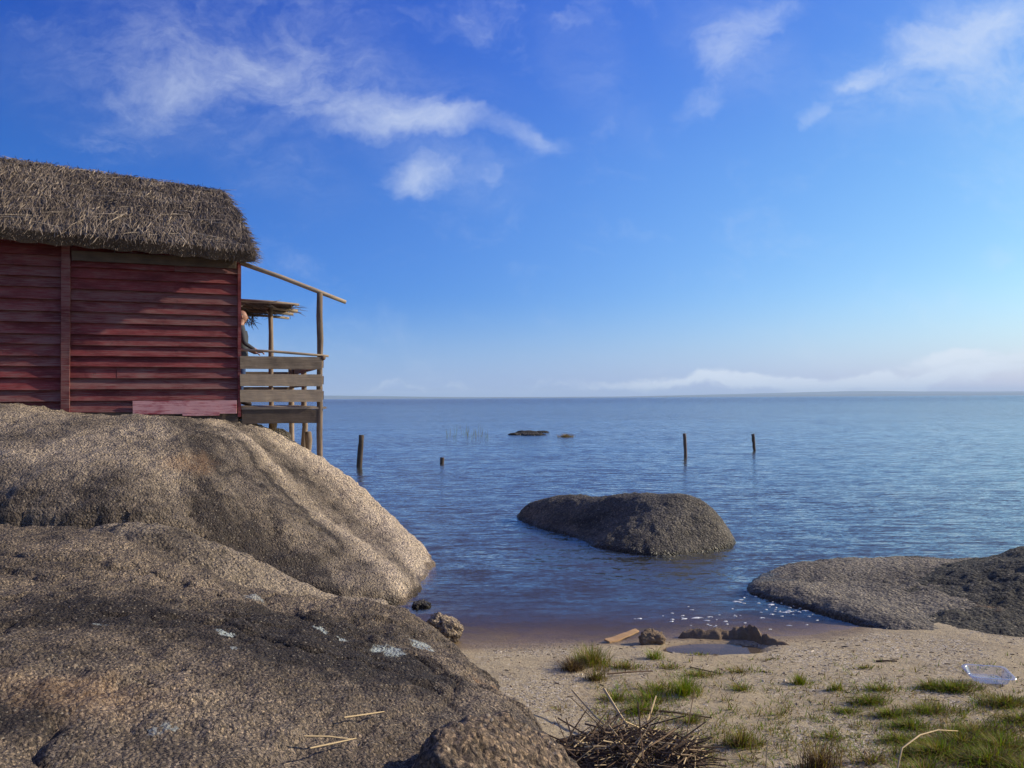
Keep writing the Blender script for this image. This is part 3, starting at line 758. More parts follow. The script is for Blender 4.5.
house = empty('wooden_house', C0, RZ)
tag(house, 'weathered red clapboard house with a thatched roof perched on the boulder', 'house')
HL, HD, WH = 6.2, 3.8, 2.52
b = MB()
XB = to_local(at(68, 300, 11.9))[0]      # vertical batten
zs = [0.07]
while zs[-1] < WH: zs.append(zs[-1] + random.uniform(0.150, 0.176))
def boards(b, run, zlist, plane, nseg):
    (x0, x1) = run
    for k in range(len(zlist) - 1):
        z0, z1 = zlist[k], zlist[k + 1] + 0.02
        if nseg > 20 and abs(x1 - x0) > 1.5 and random.random() < 0.3:     # a butt joint
            xm = x0 + (x1 - x0) * random.uniform(0.25, 0.75)
            boards(b, (x0, xm - 0.002), zlist[k:k + 2], plane, 20); boards(b, (xm + 0.002, x1), zlist[k:k + 2], plane, 20); continue
        tone = random.random()
        ph = random.uniform(0, 100); th = random.uniform(0.038, 0.055); sl = random.uniform(-0.006, 0.006)
        vs = []
        for q in range(nseg + 1):
            f = q / nseg; x = x0 + (x1 - x0) * f
            wv = 0.005 * float(perlin(np.array([x * 1.1 + ph, k * 1.7, 0.5]))) + 0.0015 * float(perlin(np.array([x * 7 + ph, k, 1.5]))) + sl * (f - 0.5)
            wy = 0.004 * float(perlin(np.array([x * 1.4 + ph, 5.5, k * 2.1])))
            vs += [plane(x, -th + wy, z0 + wv), plane(x, 0.018, z1 + wv), plane(x, 0.036, z1 + wv), plane(x, 0.036, z0 + wv)]
        fs = []
        for q in range(nseg):
            for e in range(4):
                fs.append((4 * q + e, 4 * q + 4 + e, 4 * q + 4 + (e + 1) % 4, 4 * q + (e + 1) % 4))
        fs += [(0, 1, 2, 3), (4 * nseg + 3, 4 * nseg + 2, 4 * nseg + 1, 4 * nseg)]
        b.add(vs, fs, 0, tone)
fr = lambda x, y, z: (x, y, z)
boards(b, (XB + 0.04, -0.035), zs, fr, 40)
zs2 = [z + random.uniform(-0.012, 0.012) for z in zs]
boards(b, (-HL, XB - 0.04), zs2, fr, 36)
b.box((-HL, 0.04, 0.02), (-0.02, 0.08, WH), 0, 0.2)
b.build('wall', RED, house)
# gable and rear walls
b = MB()
gz_ = np.arange(0.05, 3.6, 0.165)
def gable(b, X, sgn):
    for k in range(len(gz_) - 1):
        z0, z1 = gz_[k], gz_[k + 1] + 0.02
        inset = 0 if z1 < WH else (z1 - WH) / (3.72 - WH) * HD / 2
        y0, y1 = 0.02 + inset, HD - inset
        vs = [(X + sgn * 0.03, y0, z0), (X + sgn * 0.008, y0, z1), (X - sgn * 0.01, y0, z1), (X - sgn * 0.01, y0, z0)]
        vs += [(v[0], y1, v[2]) for v in vs]
        b.add(vs, [(e, (e + 1) % 4, 4 + (e + 1) % 4, 4 + e) for e in range(4)] + [(3, 2, 1, 0), (4, 5, 6, 7)], 0, random.random())
gable(b, -0.03, 1)
b.build('gable_wall', RED, house)
b = MB(); gable(b, -HL + 0.03, -1); b.build('gable_wall', RED, house)
b = MB(); boards(b, (-HL, -0.035), zs, lambda x, y, z: (x, HD - y, z), 8); b.build('wall', RED, house)
b = MB(); b.box((XB - 0.055, -0.085, -0.02), (XB + 0.055, -0.004, WH - 0.02), 0, 0.6, 12, 0.004); b.build('batten', REDPOST, house)
b = MB(); b.box((-0.034, -0.055, -0.02), (0.014, 0.02, WH - 0.12), 0, 0.15, 10, 0.002); b.build('corner_board', RED, house)
xa = to_local(at(134, 400, 12.2))[0]
b = MB(); b.box((xa, -0.082, 0.035), (-0.05, -0.060, 0.235), 0, 0.7, 10, 0.003); b.box((xa + 0.45 * abs(xa), -0.088, 0.005), (-0.30, -0.0835, 0.05), 0, 0.2, 8, 0.003)
tag(b.build('patch_panel', PINK, house), 'faded pink patch board')
b = MB(); b.box((-HL, -0.03, -0.13), (-0.03, 0.12, 0.065), 0, 0.5, 12, 0.006); b.build('sill_beam', WOOD_D, house)
b = MB(); b.box((XB + 0.08, -0.095, 2.25), (-0.06, -0.062, 2.39), 0, 0.3, 10, 0.005); b.build('fascia', WOOD_D, house)

# thatch: closed body with a straw coat
def thatch_mat():
    m, t, out = mat('thatch')
    P = t.new('ShaderNodeTexCoord').outputs['Object']
    tone = t.new('ShaderNodeAttribute', attribute_name='tone').outputs['Fac']
    n1 = t.noise(P, 2.2, 5, 0.6)
    n2 = t.noise(t.mapping(P, scale=(30, 4, 4)), 2, 4, 0.6)
    f = t.math('ADD', t.math('MULTIPLY', n1, 0.35), t.math('ADD', t.math('MULTIPLY', n2, 0.25), t.math('MULTIPLY', tone, 0.5)))
    c = t.ramp(f, [(0.25, (0.045, 0.034, 0.026)), (0.52, (0.15, 0.115, 0.085)), (0.72, (0.28, 0.22, 0.16)), (0.92, (0.52, 0.42, 0.29))])
    principled(t, out, c, 0.85, t.bump(n2, 0.015), 0.2)
    return m
THATCH = thatch_mat()
EAVE = np.array([-0.46, 2.47]); RIDGE_Y = HD / 2
def ridge_z(x): return 3.92 + 0.078 * max(0, -x)
def verge(f): return 0.20 - 0.40 * f
b = MB(); nx_, ns_ = 60, 16
def top(x01, f, side):
    xe = verge(f); x = -HL - 0.2 + (xe + HL + 0.2) * x01
    rz_ = ridge_z(x); y = EAVE[0] + (RIDGE_Y - EAVE[0]) * f; ez_ = EAVE[1] + 0.042 * max(0, -x); z = ez_ + (rz_ - ez_) * f
    z += 0.05 * math.sin(math.pi * f) + 0.03 * float(perlin(np.array([x * 1.3, f * 3 + side * 9, 0.5]))) - (0.05 * max(0, f - 0.9) / 0.1)
    if side: y = HD - y
    return np.array([x, y, z])
for side in (0, 1):
    vt = [top(i / nx_, j / ns_, side) for j in range(ns_ + 1) for i in range(nx_ + 1)]
    vb = [top(i / nx_, j / ns_, side) + np.array([0, (0.10 if not side else -0.10) * (1 - j / ns_), -0.16 + 0.015 * math.sin(i * 1.7)]) for j in range(ns_ + 1) for i in range(nx_ + 1)]
    n = nx_ + 1; q0 = len(vt)
    fs = []
    for j in range(ns_):
        for i in range(nx_):
            a = j * n + i; f4 = (a, a + 1, a + n + 1, a + n)
            fs.append(f4 if not side else f4[::-1]); g4 = tuple(q0 + k for k in f4)
            fs.append(g4[::-1] if not side else g4)
    for i in range(nx_): fs.append((i, q0 + i, q0 + i + 1, i + 1))
    for j in range(ns_):
        for i in (0, nx_):
            a = j * n + i; fs.append((a, a + n, q0 + a + n, q0 + a))
    b.add(vt + vb, fs, 0, 0.15)
# straws
def straw(b, p, d, L, w, tone):
    d = d / np.linalg.norm(d)
    s_ = np.cross(d, np.array([random.uniform(-.5, .5), random.uniform(-1, .2), 1.0])); s_ /= np.linalg.norm(s_)
    bend = np.array([random.uniform(-1, 1), 0, random.uniform(-1, 0.3)]) * L * 0.10
    p1 = p + d * L * 0.5 + bend * 0.3; p2 = p + d * L + bend
    up = np.cross(s_, d)
    b.add([p - s_ * w, p + s_ * w, p1 + s_ * w, p1 - s_ * w, p2 + s_ * w * 0.6, p2 - s_ * w * 0.6, p1 + up * w], [(0, 1, 2, 6), (0, 6, 3), (3, 6, 5), (6, 2, 4, 5)], 0, tone)
for k in range(15500):
    side = 0 if k < 14000 else 1
    x01 = random.random() ** 0.8; f = random.random()
    p = top(x01, f, side)
    dn = top(x01, max(0, f - 0.03), side) - top(x01, f + 0.001 if f < 0.03 else f, side)
    if np.linalg.norm(dn) < 1e-3: dn = top(x01, 0, side) - top(x01, 0.05, side)
    dn = dn / np.linalg.norm(dn)
    d = dn + np.array([random.gauss(0, 0.22), 0, random.gauss(0.03, 0.07)])
    L = random.uniform(0.10, 0.36); w = random.choice((0.002, 0.003, 0.004, 0.006, 0.008))
    tone = min(1, max(0, random.gauss(0.42, 0.22) + 0.55 * float(perlin(np.array([p[0] * 2.1, f * 4.5, side + 0.5]))) + 0.3 * float(perlin(np.array([p[0] * 9, f * 6, side + 7.5])))))
    if random.random() < 0.02: d = dn * 0.4 + np.array([random.choice((-1, 1)), 0, random.uniform(-0.1, 0.2)]); L *= 1.5; tone = 1.0; w = 0.006
    straw(b, p + np.array([0, 0, random.uniform(0.0, 0.035)]) - dn * L * 0.4, d, L, w, tone)
for k in range(1700):                                    # ragged eave
    x01 = random.random(); p = top(x01, random.uniform(0, 0.03), 0) + np.array([0, random.uniform(0, 0.12), random.uniform(-0.15, -0.02)])
    straw(b, p, np.array([random.gauss(0, 0.25), -0.85, -0.5 + random.gauss(0, 0.2)]), random.uniform(0.05, 0.12), 0.004, max(0, random.gauss(0.25, 0.15)))
for k in range(1900):                                    # verge ends
    f = random.random(); p = top(1.0, f, 0) + np.array([random.uniform(-0.15, 0), 0, random.uniform(-0.2, 0.02)])
    straw(b, p, np.array([0.9, random.gauss(-0.3, 0.3), random.gauss(-0.35, 0.25)]), random.uniform(0.06, 0.20), 0.004, min(1, max(0, random.gauss(0.5, 0.25))))
for k in range(900):                                     # ridge tuft
    p = top(random.random(), random.uniform(0.95, 1), 0)
    straw(b, p, np.array([random.gauss(0, 0.8), random.gauss(0, 0.5), random.uniform(0.0, 0.6)]), random.uniform(0.04, 0.11), 0.003, random.uniform(0.2, 0.9))
roof = b.build('thatch_roof', THATCH, house)
for k, f in enumerate(np.linspace(0.08, 0.62, 9)):
    p = top(1.0, f, 0); bb = MB(); bb.tube([p + np.array([-0.3, 0, -0.05]), p + np.array([0.10, 0, -0.06])], 0.012, 6)
    bb.build('roof_lath', WOOD_H, roof)

# ------------------------------------------------------------------ deck
deck = empty('wooden_deck', C0, RZ)
tag(deck, 'weathered grey plank balcony on posts at the lake end of the red house', 'deck')
DX, DY = 1.20, 4.2
def part(name, m, fn, parent=deck, sm=False, label=None):
    bb = MB(); fn(bb); o = bb.build(name, m, parent, sm)
    if label: o['label'] = label
    return o
for z0, z1 in ((0.715, 0.91), (0.45, 0.635), (0.205, 0.395)):
    tn = random.random()
    part('rail_board', WOOD_H, lambda q: q.box((0.0, -0.075, z0), (1.23 + random.uniform(-0.012, 0.012), -0.047, z1), 0, tn, 10, 0.004))
    part('rail_board', WOOD_Y, lambda q: q.box((DX + 0.05, 0.08, z0 + 0.03), (DX + 0.075, DY, z1 - 0.02), 0, 1 - tn, 10, 0.004))
def post(x, y, z0, z1, r_, bend=0.015, name='post'):
    pts = [np.array([x + bend * random.uniform(-1, 1), y + bend * random.uniform(-1, 1), z0 + (z1 - z0) * k / 8]) for k in range(9)]
    tn = random.random()
    return part(name, WOOD_V, lambda q: q.tube(pts, [r_ * random.uniform(0.9, 1.12) for _ in pts], 10, 0, tn, 0.05), sm=True)
for z0, z1 in ((0.66, 0.81), (0.36, 0.50)):
    part('rail_board', WOOD_H, lambda q: q.box((0.0, DY + 0.06, z0), (1.26, DY + 0.085, z1), 0, 0.2, 8, 0.004))
post(1.215, 0.01, -1.0, 1.93, 0.047, 0.022)
post(DX, 2.0, -1.9, 0.75, 0.05); post(DX, DY, -2.6, 0.95, 0.055)
post(0.70, 3.0, -1.8, 2.0, 0.045, 0.01)
post(0.62, 1.5, -1.2, 0.05, 0.07); post(0.18, 1.2, -1.2, 0.05, 0.06); post(1.12, 0.75, -1.4, -0.30, 0.055)
part('handrail', WOOD_H, lambda q: q.tube([(-0.02, -0.02, 1.01), (0.5, -0.03, 0.99), (1.0, -0.02, 0.955), (1.34, -0.02, 0.93)], [0.02, 0.021, 0.021, 0.018], 8, 0, 0.8, 0.06), sm=True)
part('handrail', WOOD_Y, lambda q: q.tube([(1.25, -0.08, 0.90), (DX, 1.5, 0.90), (DX - 0.02, DY + 0.1, 0.92)], 0.04, 8, 0, 0.4, 0.06), sm=True)
for k in range(26):
    y0 = -0.02 + k * (DY / 26); tn = random.random()
    part('floor_board', WOOD_H, lambda q: q.box((0.02, y0, 0.09 + 0.004 * (k % 3)), (1.28 + random.uniform(-0.03, 0.03), y0 + DY / 26 - 0.012, 0.125), 0, tn, 3, 0.002))
part('edge_beam', WOOD_D, lambda q: q.box((0.03, -0.02, -0.13), (1.20, 0.055, 0.085), 0, 0.4, 8, 0.004))
for y0 in (1.35, 2.8, 4.05):
    part('joist', WOOD_D, lambda q: q.box((0.03, y0, -0.10), (1.25, y0 + 0.08, 0.08), 0, 0.3, 4, 0.003))
part('roof_pole', WOOD_H, lambda q: q.tube([(0.0, -0.03, 2.345), (0.6, 0.0, 2.165), (1.1, 0.0, 1.985), (1.62, 0.0, 1.80)], [0.034, 0.035, 0.036, 0.03], 8, 0, 0.9, 0.05), sm=True)
# lean-to awning of poles and thatch over the rear of the deck
aw = part('awning', THATCH, lambda q: q.box((0.02, 2.55, 2.01), (1.10, 4.35, 2.045), 0, 0.35, 10, 0.02))
bb = MB()
for k in range(420):
    p = np.array([random.uniform(0, 1.15), random.uniform(2.5, 4.4), random.uniform(1.97, 2.05)])
    straw(bb, p, np.array([random.gauss(0.8, 0.6), random.gauss(0, 0.7), random.gauss(-0.05, 0.25)]), random.uniform(0.08, 0.3), 0.006, random.uniform(0, 0.8))
for k in range(170):
    p = np.array([random.uniform(0, 0.45), random.uniform(3.9, 4.4), random.uniform(1.82, 2.0)])
    straw(bb, p, np.array([random.gauss(0.4, 0.7), random.gauss(0, 0.6), random.gauss(-0.6, 0.3)]), random.uniform(0.08, 0.22), 0.007, random.uniform(0, 0.4))
bb.build('thatch_fringe', THATCH, aw)
for y0, z0 in ((2.6, 2.06), (3.0, 1.985), (3.6, 1.98), (4.25, 1.96)):
    bb = MB(); bb.tube([(0.0, y0, z0 + 0.02), (0.7, y0, z0), (1.24 - 0.08 * random.random(), y0 + 0.05, z0 - 0.03)], 0.026, 8, 0, random.random(), 0.06); bb.build('awning_pole', WOOD_H, aw, True)

# rocks lying under the deck
p = to_world((0.72, 2.6, 0)); p[2] = 1.40
tag(blob_rock('stone', p, (0.30, 0.28, 0.24), ROCK_F, 8, 0.25, 0.9), 'dark rounded stone in the shade under the plank deck', 'stone')

# ------------------------------------------------------------------ person on the deck
SKIN = simple('skin', (0.25, 0.125, 0.082), 0.08, 30, 0.55, 0.0, 0.35)
JACKET = simple('jacket_cloth', (0.045, 0.05, 0.058), 0.25, 60, 0.9, 0.002)
JEANS = simple('jeans_cloth', (0.035, 0.06, 0.13), 0.25, 70, 0.9, 0.002)
SHOE = simple('shoe_leather', (0.03, 0.022, 0.018), 0.2, 40, 0.6, 0.0)
GREYHAIR = simple('grey_hair', (0.16, 0.14, 0.125), 0.3, 150, 0.9, 0.003)
def make_person(base, rz):
    root = empty('person', base, rz)
    J = {'pelvis': (0, 0, 0.93), 'waist': (0, -0.005, 1.06), 'chest': (0, 0.0, 1.26), 'neck0': (0, -0.015, 1.43), 'neck1': (0, 0.01, 1.51), 'head': (0, 0.03, 1.60), 'crown': (0, 0.02, 1.66)}
    Rd = {'pelvis': (0.155, 0.115), 'waist': (0.15, 0.11), 'chest': (0.165, 0.12), 'neck0': (0.075, 0.075), 'neck1': (0.056, 0.06), 'head': (0.07, 0.085), 'crown': (0.066, 0.08)}
    E = [('pelvis', 'waist'), ('waist', 'chest'), ('chest', 'neck0'), ('neck0', 'neck1'), ('neck1', 'head'), ('head', 'crown')]
    for s_ in (-1, 1):
        k = 'L' if s_ < 0 else 'R'
        for nm, p_, r_, par in (('hip', (0.10, 0, 0.88), (0.095, 0.1), 'pelvis'), ('knee', (0.11, 0.02, 0.50), (0.06, 0.065), 'hip'), ('calf', (0.112, -0.01, 0.34), (0.055, 0.06), 'knee'), ('ankle', (0.115, -0.02, 0.09), (0.04, 0.045), 'calf'), ('ball', (0.125, 0.13, 0.035), (0.042, 0.032), 'ankle'), ('toe', (0.128, 0.19, 0.03), (0.035, 0.026), 'ball'),
                                ('shoulder', (0.19, -0.01, 1.40), (0.062, 0.062), 'neck0'), ('elbow', (0.245, 0.03, 1.13), (0.044, 0.044), 'shoulder'), ('wrist', (0.215, 0.24, 1.00), (0.03, 0.03), 'elbow'), ('palm', (0.205, 0.31, 0.975), (0.024, 0.036), 'wrist')):
            J[nm + k] = (p_[0] * s_, p_[1], p_[2]); Rd[nm + k] = r_
            E.append((par if par in ('pelvis', 'neck0') else par + k, nm + k))
        for q, (dx, L) in enumerate(((-0.027, 0.062), (-0.009, 0.072), (0.009, 0.068), (0.026, 0.054))):
            a = J['palm' + k]
            J[f'f{q}a{k}'] = (a[0] + dx, a[1] + 0.03, a[2] - 0.004); J[f'f{q}b{k}'] = (a[0] + dx * 1.1, a[1] + 0.03 + L * 0.6, a[2] - 0.02); J[f'f{q}c{k}'] = (a[0] + dx * 1.1, a[1] + 0.03 + L * 0.75, a[2] - 0.045)
            for z_ in 'abc': Rd[f'f{q}{z_}{k}'] = (0.0085, 0.0085)
            E += [('palm' + k, f'f{q}a{k}'), (f'f{q}a{k}', f'f{q}b{k}'), (f'f{q}b{k}', f'f{q}c{k}')]
        a = J['wrist' + k]
        J['th1' + k] = (a[0] - s_ * 0.04, a[1] + 0.045, a[2] - 0.012); J['th2' + k] = (a[0] - s_ * 0.055, a[1] + 0.085, a[2] - 0.025)
        Rd['th1' + k] = (0.011, 0.011); Rd['th2' + k] = (0.009, 0.009)
        E += [('wrist' + k, 'th1' + k), ('th1' + k, 'th2' + k)]
    names = list(J)
    me = bpy.data.meshes.new('body'); me.from_pydata([J[n] for n in names], [(names.index(a), names.index(b_)) for a, b_ in E], [])
    o = bpy.data.objects.new('body', me); COL.objects.link(o)
    md = o.modifiers.new('skin', 'SKIN'); sd = o.modifiers.new('sub', 'SUBSURF'); sd.levels = 2
    for i, n in enumerate(names):
        me.skin_vertices[0].data[i].radius = Rd[n]; me.skin_vertices[0].data[i].use_root = (n == 'pelvis')
    dg = bpy.context.evaluated_depsgraph_get(); dg.update()
    ev = bpy.data.meshes.new_from_object(o.evaluated_get(dg))
    bpy.data.objects.remove(o)
    # shape the head: brow, nose, chin, ears
    n = len(ev.vertices); co = np.zeros(n * 3); ev.vertices.foreach_get('co', co); co = co.reshape(-1, 3)
    hm = co[:, 2] > 1.52
    b = MB()
    nn = 24
    hv = []
    for i in range(nn + 1):
        for j in range(32):
            a, ph = math.pi * i / nn, 2 * math.pi * j / 32
            x, y, z = math.sin(a) * math.cos(ph), math.sin(a) * math.sin(ph), math.cos(a)
            X, Y, Z = 0.074 * x, 0.096 * y, 0.118 * z
            if z < 0: X *= 1 + 0.22 * z; Y = Y * (1 + 0.12 * z) + (0.012 * -z if y > 0 else 0.03 * -z)
            if y > 0.5:
                fx = math.exp(-(x / 0.16) ** 2)
                Y += 0.026 * fx * math.exp(-((z + 0.14) / 0.13) ** 2) + 0.008 * math.exp(-((z - 0.18) / 0.09) ** 2)
                Y -= 0.010 * (math.exp(-((abs(x) - 0.36) / 0.14) ** 2) * math.exp(-((z - 0.02) / 0.09) ** 2))
                Y += 0.006 * fx * math.exp(-((z + 0.45) / 0.05) ** 2) - 0.005 * math.exp(-((z + 0.52) / 0.03) ** 2) * math.exp(-(x / 0.3) ** 2) + 0.008 * math.exp(-((z + 0.8) / 0.15) ** 2)
            hv.append((X, Y + 0.03, Z + 1.62))
    hf = [(i * 32 + j, (i + 1) * 32 + j, (i + 1) * 32 + (j + 1) % 32, i * 32 + (j + 1) % 32) for i in range(nn) for j in range(32)]
    b.add(hv, hf, 0)
    for s_ in (-1, 1):
        ea = []
        for i in range(9):
            for j in range(12):
                a, ph = math.pi * i / 8, 2 * math.pi * j / 12
                ea.append((s_ * (0.074 + 0.010 * math.sin(a) * math.cos(ph)), 0.022 + 0.017 * math.sin(a) * math.sin(ph), 1.615 + 0.032 * math.cos(a)))
        b.add(ea, [(i * 12 + j, (i + 1) * 12 + j, (i + 1) * 12 + (j + 1) % 12, i * 12 + (j + 1) % 12) for i in range(8) for j in range(12)], 0)
    fs = [tuple(p_.vertices) for p_ in ev.polygons]
    keepf = [f_ for f_ in fs if np.mean([co[i][2] for i in f_]) < 1.60]
    mi = []
    for f_ in keepf:
        c = co[list(f_)].mean(0)
        if c[2] > 1.46: mi.append(0)
        elif c[1] > 0.215 and c[2] > 0.85: mi.append(0)
        elif c[2] < 0.105: mi.append(3)
        elif c[2] < 0.90 and abs(c[0]) < 0.24 and not (c[1] > 0.19): mi.append(2)
        else: mi.append(1)
    o0 = len(b.v); b.v += [tuple(x) for x in co]; b.t += [0.5] * len(co); b.f += [tuple(o0 + i for i in f_) for f_ in keepf]; b.m += mi
    b.build('body', [SKIN, JACKET, JEANS, SHOE], root, True)
    h = MB(); hv2 = []; hf2 = []; idx = {}
    for i in range(nn + 1):
        for j in range(32):
            x, y, z = hv[i * 32 + j]; c = np.array([0, 0.03, 1.62])
            p_ = c + (np.array([x, y, z]) - c) * 1.04; hv2.append(p_)
    for f_ in hf:
        c = np.mean([hv2[i] for i in f_], 0)
        if c[1] < 0.03 - max(0, (c[2] - 1.66)) * 0.8 and 1.56 < c[2] < 1.70: hf2.append(f_)
    h.add(hv2, hf2); h.build('hair', GREYHAIR, root, True)
    jk = MB()                                           # jacket skirt, a little looser than the body
    prof = [(0.80, 0.185, 0.145), (0.87, 0.188, 0.145), (1.0, 0.178, 0.135), (1.12, 0.178, 0.135), (1.26, 0.188, 0.142), (1.36, 0.175, 0.125)]
    jv = []
    for z_, a_, b2 in prof:
        for j in range(24):
            ph = 2 * math.pi * j / 24; w_ = 1 + 0.03 * math.sin(5 * ph + z_ * 17)
            jv.append((a_ * math.cos(ph) * w_, b2 * math.sin(ph) * w_, z_))
    jk.add(jv, [(i * 24 + j, i * 24 + (j + 1) % 24, (i + 1) * 24 + (j + 1) % 24, (i + 1) * 24 + j) for i in range(5) for j in range(24)])
    jk.build('jacket', JACKET, root, True)
    return root
pb = to_world((0.115, 2.45, 0.132))
pers = make_person(pb, RZ - math.pi / 2 + 0.12)
tag(pers, 'man with cropped hair in dark jacket and jeans standing on the deck', 'person')

# ------------------------------------------------------------------ stakes in the lake
def stake(px, py, top_px, top_py, r_, label, grp=True):
    p = on_z(px, py, 0.0); q = at(top_px, top_py, p[1])
    d = q - p; pts = [p - d * 0.5] + [p + d * k / 5 + np.array([random.uniform(-.008, .008), 0, 0]) for k in range(6)]
    b = MB(); b.tube(pts, [r_ * random.uniform(0.9, 1.1) for _ in pts], 10, 0, random.random(), 0.08)
    o = b.build('wooden_stake', WET_POST, None, True, loc=(p[0], p[1], p[2] - d[2] * 0.5))
    tag(o, label, 'stake', 'wooden stakes standing in the lake')
stake(359.5, 467, 361.5, 435, 0.085, 'thickest leaning stake in the lake just off the dome boulder')
stake(442, 463.5, 442, 457.5, 0.075, 'short stub of a stake barely above the water')
stake(685.5, 457, 684.5, 433.5, 0.062, 'upright thin stake in the lake, the left of the distant pair')
stake(754.5, 450.5, 753, 434, 0.062, 'slightly leaning thin stake, the right and farther of the distant pair')

# ------------------------------------------------------------------ plants
def leafy(name, color, var=0.35):
    m, t, out = mat(name)
    n = t.noise(t.new('ShaderNodeTexCoord').outputs['Object'], 14, 4, 0.6)
    c = t.mix(n, tuple(x * (1 - var) for x in color), tuple(x * (1 + var) for x in color))
    d_ = t.new('ShaderNodeBsdfPrincipled'); t.l.new(c, d_.inputs['Base Color']); d_.inputs['Roughness'].default_value = 0.55; d_.inputs['Specular IOR Level'].default_value = 0.1
    l_ = t.new('ShaderNodeBsdfTranslucent'); t.l.new(c, l_.inputs['Color'])
    x_ = t.new('ShaderNodeMixShader'); x_.inputs[0].default_value = 0.35; t.l.new(d_.outputs[0], x_.inputs[1]); t.l.new(l_.outputs[0], x_.inputs[2]); t.l.new(x_.outputs[0], out.inputs['Surface'])
    return m
GREENS = [leafy('grass_green', (0.15, 0.225, 0.009)), leafy('grass_olive', (0.19, 0.165, 0.011)),
          leafy('grass_dry', (0.34, 0.24, 0.09)), leafy('grass_dead', (0.10, 0.06, 0.03))]
REED = [simple('reed_brown', (0.13, 0.08, 0.042), 0.45, 25, 0.7, 0.0), simple('reed_straw', (0.38, 0.28, 0.15), 0.35, 25, 0.65, 0.0), simple('reed_dark', (0.055, 0.035, 0.022), 0.4, 25, 0.8, 0.0)]

def blades(b, c, rx, ry, n, h, lean, wts, w=0.0022, zfun=None):
    for _ in range(n):
        a = random.uniform(0, 2 * math.pi); r_ = min(abs(random.gauss(0, 0.52)), random.uniform(0.7, 1.05))
        x, y = c[0] + rx * r_ * math.cos(a), c[1] + ry * r_ * math.sin(a)
        z = float(ground(x, y)) - 0.004 if zfun is None else zfun(x, y)
        hh = h * random.uniform(0.35, 1.15) * max(0.35, 1.1 - 0.45 * r_)
        th = a + random.gauss(0, 0.9); ln = abs(random.gauss(lean, lean * 0.5))
        d = np.array([math.cos(th), math.sin(th), 0])
        p0 = np.array([x, y, z]); pts = [p0]
        for k in (1, 2, 3):
            s_ = k / 3; pts.append(p0 + np.array([0, 0, hh * s_ * (1 - 0.25 * ln * s_)]) + d * hh * ln * s_ ** 1.7)
        side = np.cross(d, (0, 0, 1.0)) * math.cos(0.5) + d * math.sin(random.uniform(-0.6, 0.6)); side /= np.linalg.norm(side)
        b.blade(pts, w * random.uniform(0.7, 1.4), side, random.choices(range(4), wts)[0])

def tuft(px, py, rx, ry, n, h, lean, wts, label, name='grass_tuft', w=0.0022):
    p = gpoint(px, py); b = MB(); blades(b, p, rx, ry, n, h, lean, wts, w)
    return tag(b.build(name, GREENS, None, False, loc=tuple(p)), label, 'grass tuft', 'grass tufts on the sand')
tuft(591, 664, 0.17, 0.19, 620, 0.17, 0.7, (4, 6, 3, 2), 'tall bushy olive grass tuft at the shore beside the driftwood board')
tuft(573, 670, 0.09, 0.08, 420, 0.12, 0.9, (0, 1, 2, 8), 'dead brown grass tuft on the sand, left of the bushy olive tuft')
tuft(596, 680, 0.10, 0.08, 260, 0.11, 0.9, (1, 3, 2, 5), 'low brownish grass tuft in front of the bushy olive tuft')
tuft(655, 659, 0.09, 0.06, 170, 0.11, 0.6, (7, 3, 2, 0), 'green grass tuft just below the dark mud lump')
tuft(686, 694, 0.13, 0.12, 330, 0.16, 0.6, (8, 3, 1, 0), 'brightest green grass tuft in the middle of the sand')
tuft(742, 746, 0.13, 0.08, 360, 0.13, 0.6, (3, 4, 3, 5), 'dark green grass tuft casting a shadow right of the reed heap')
tuft(800, 684, 0.08, 0.05, 200, 0.10, 0.6, (6, 5, 1, 0), 'small rounded green grass tuft standing alone on bare sand')
tuft(837, 690, 0.09, 0.06, 150, 0.09, 0.7, (5, 5, 2, 0), 'thin grass tuft right of the lone rounded tuft')
tuft(820, 768, 0.16, 0.07, 330, 0.17, 0.5, (0, 1, 3, 7), 'dry brown grass tuft with bare stems at the bottom edge', w=0.002)
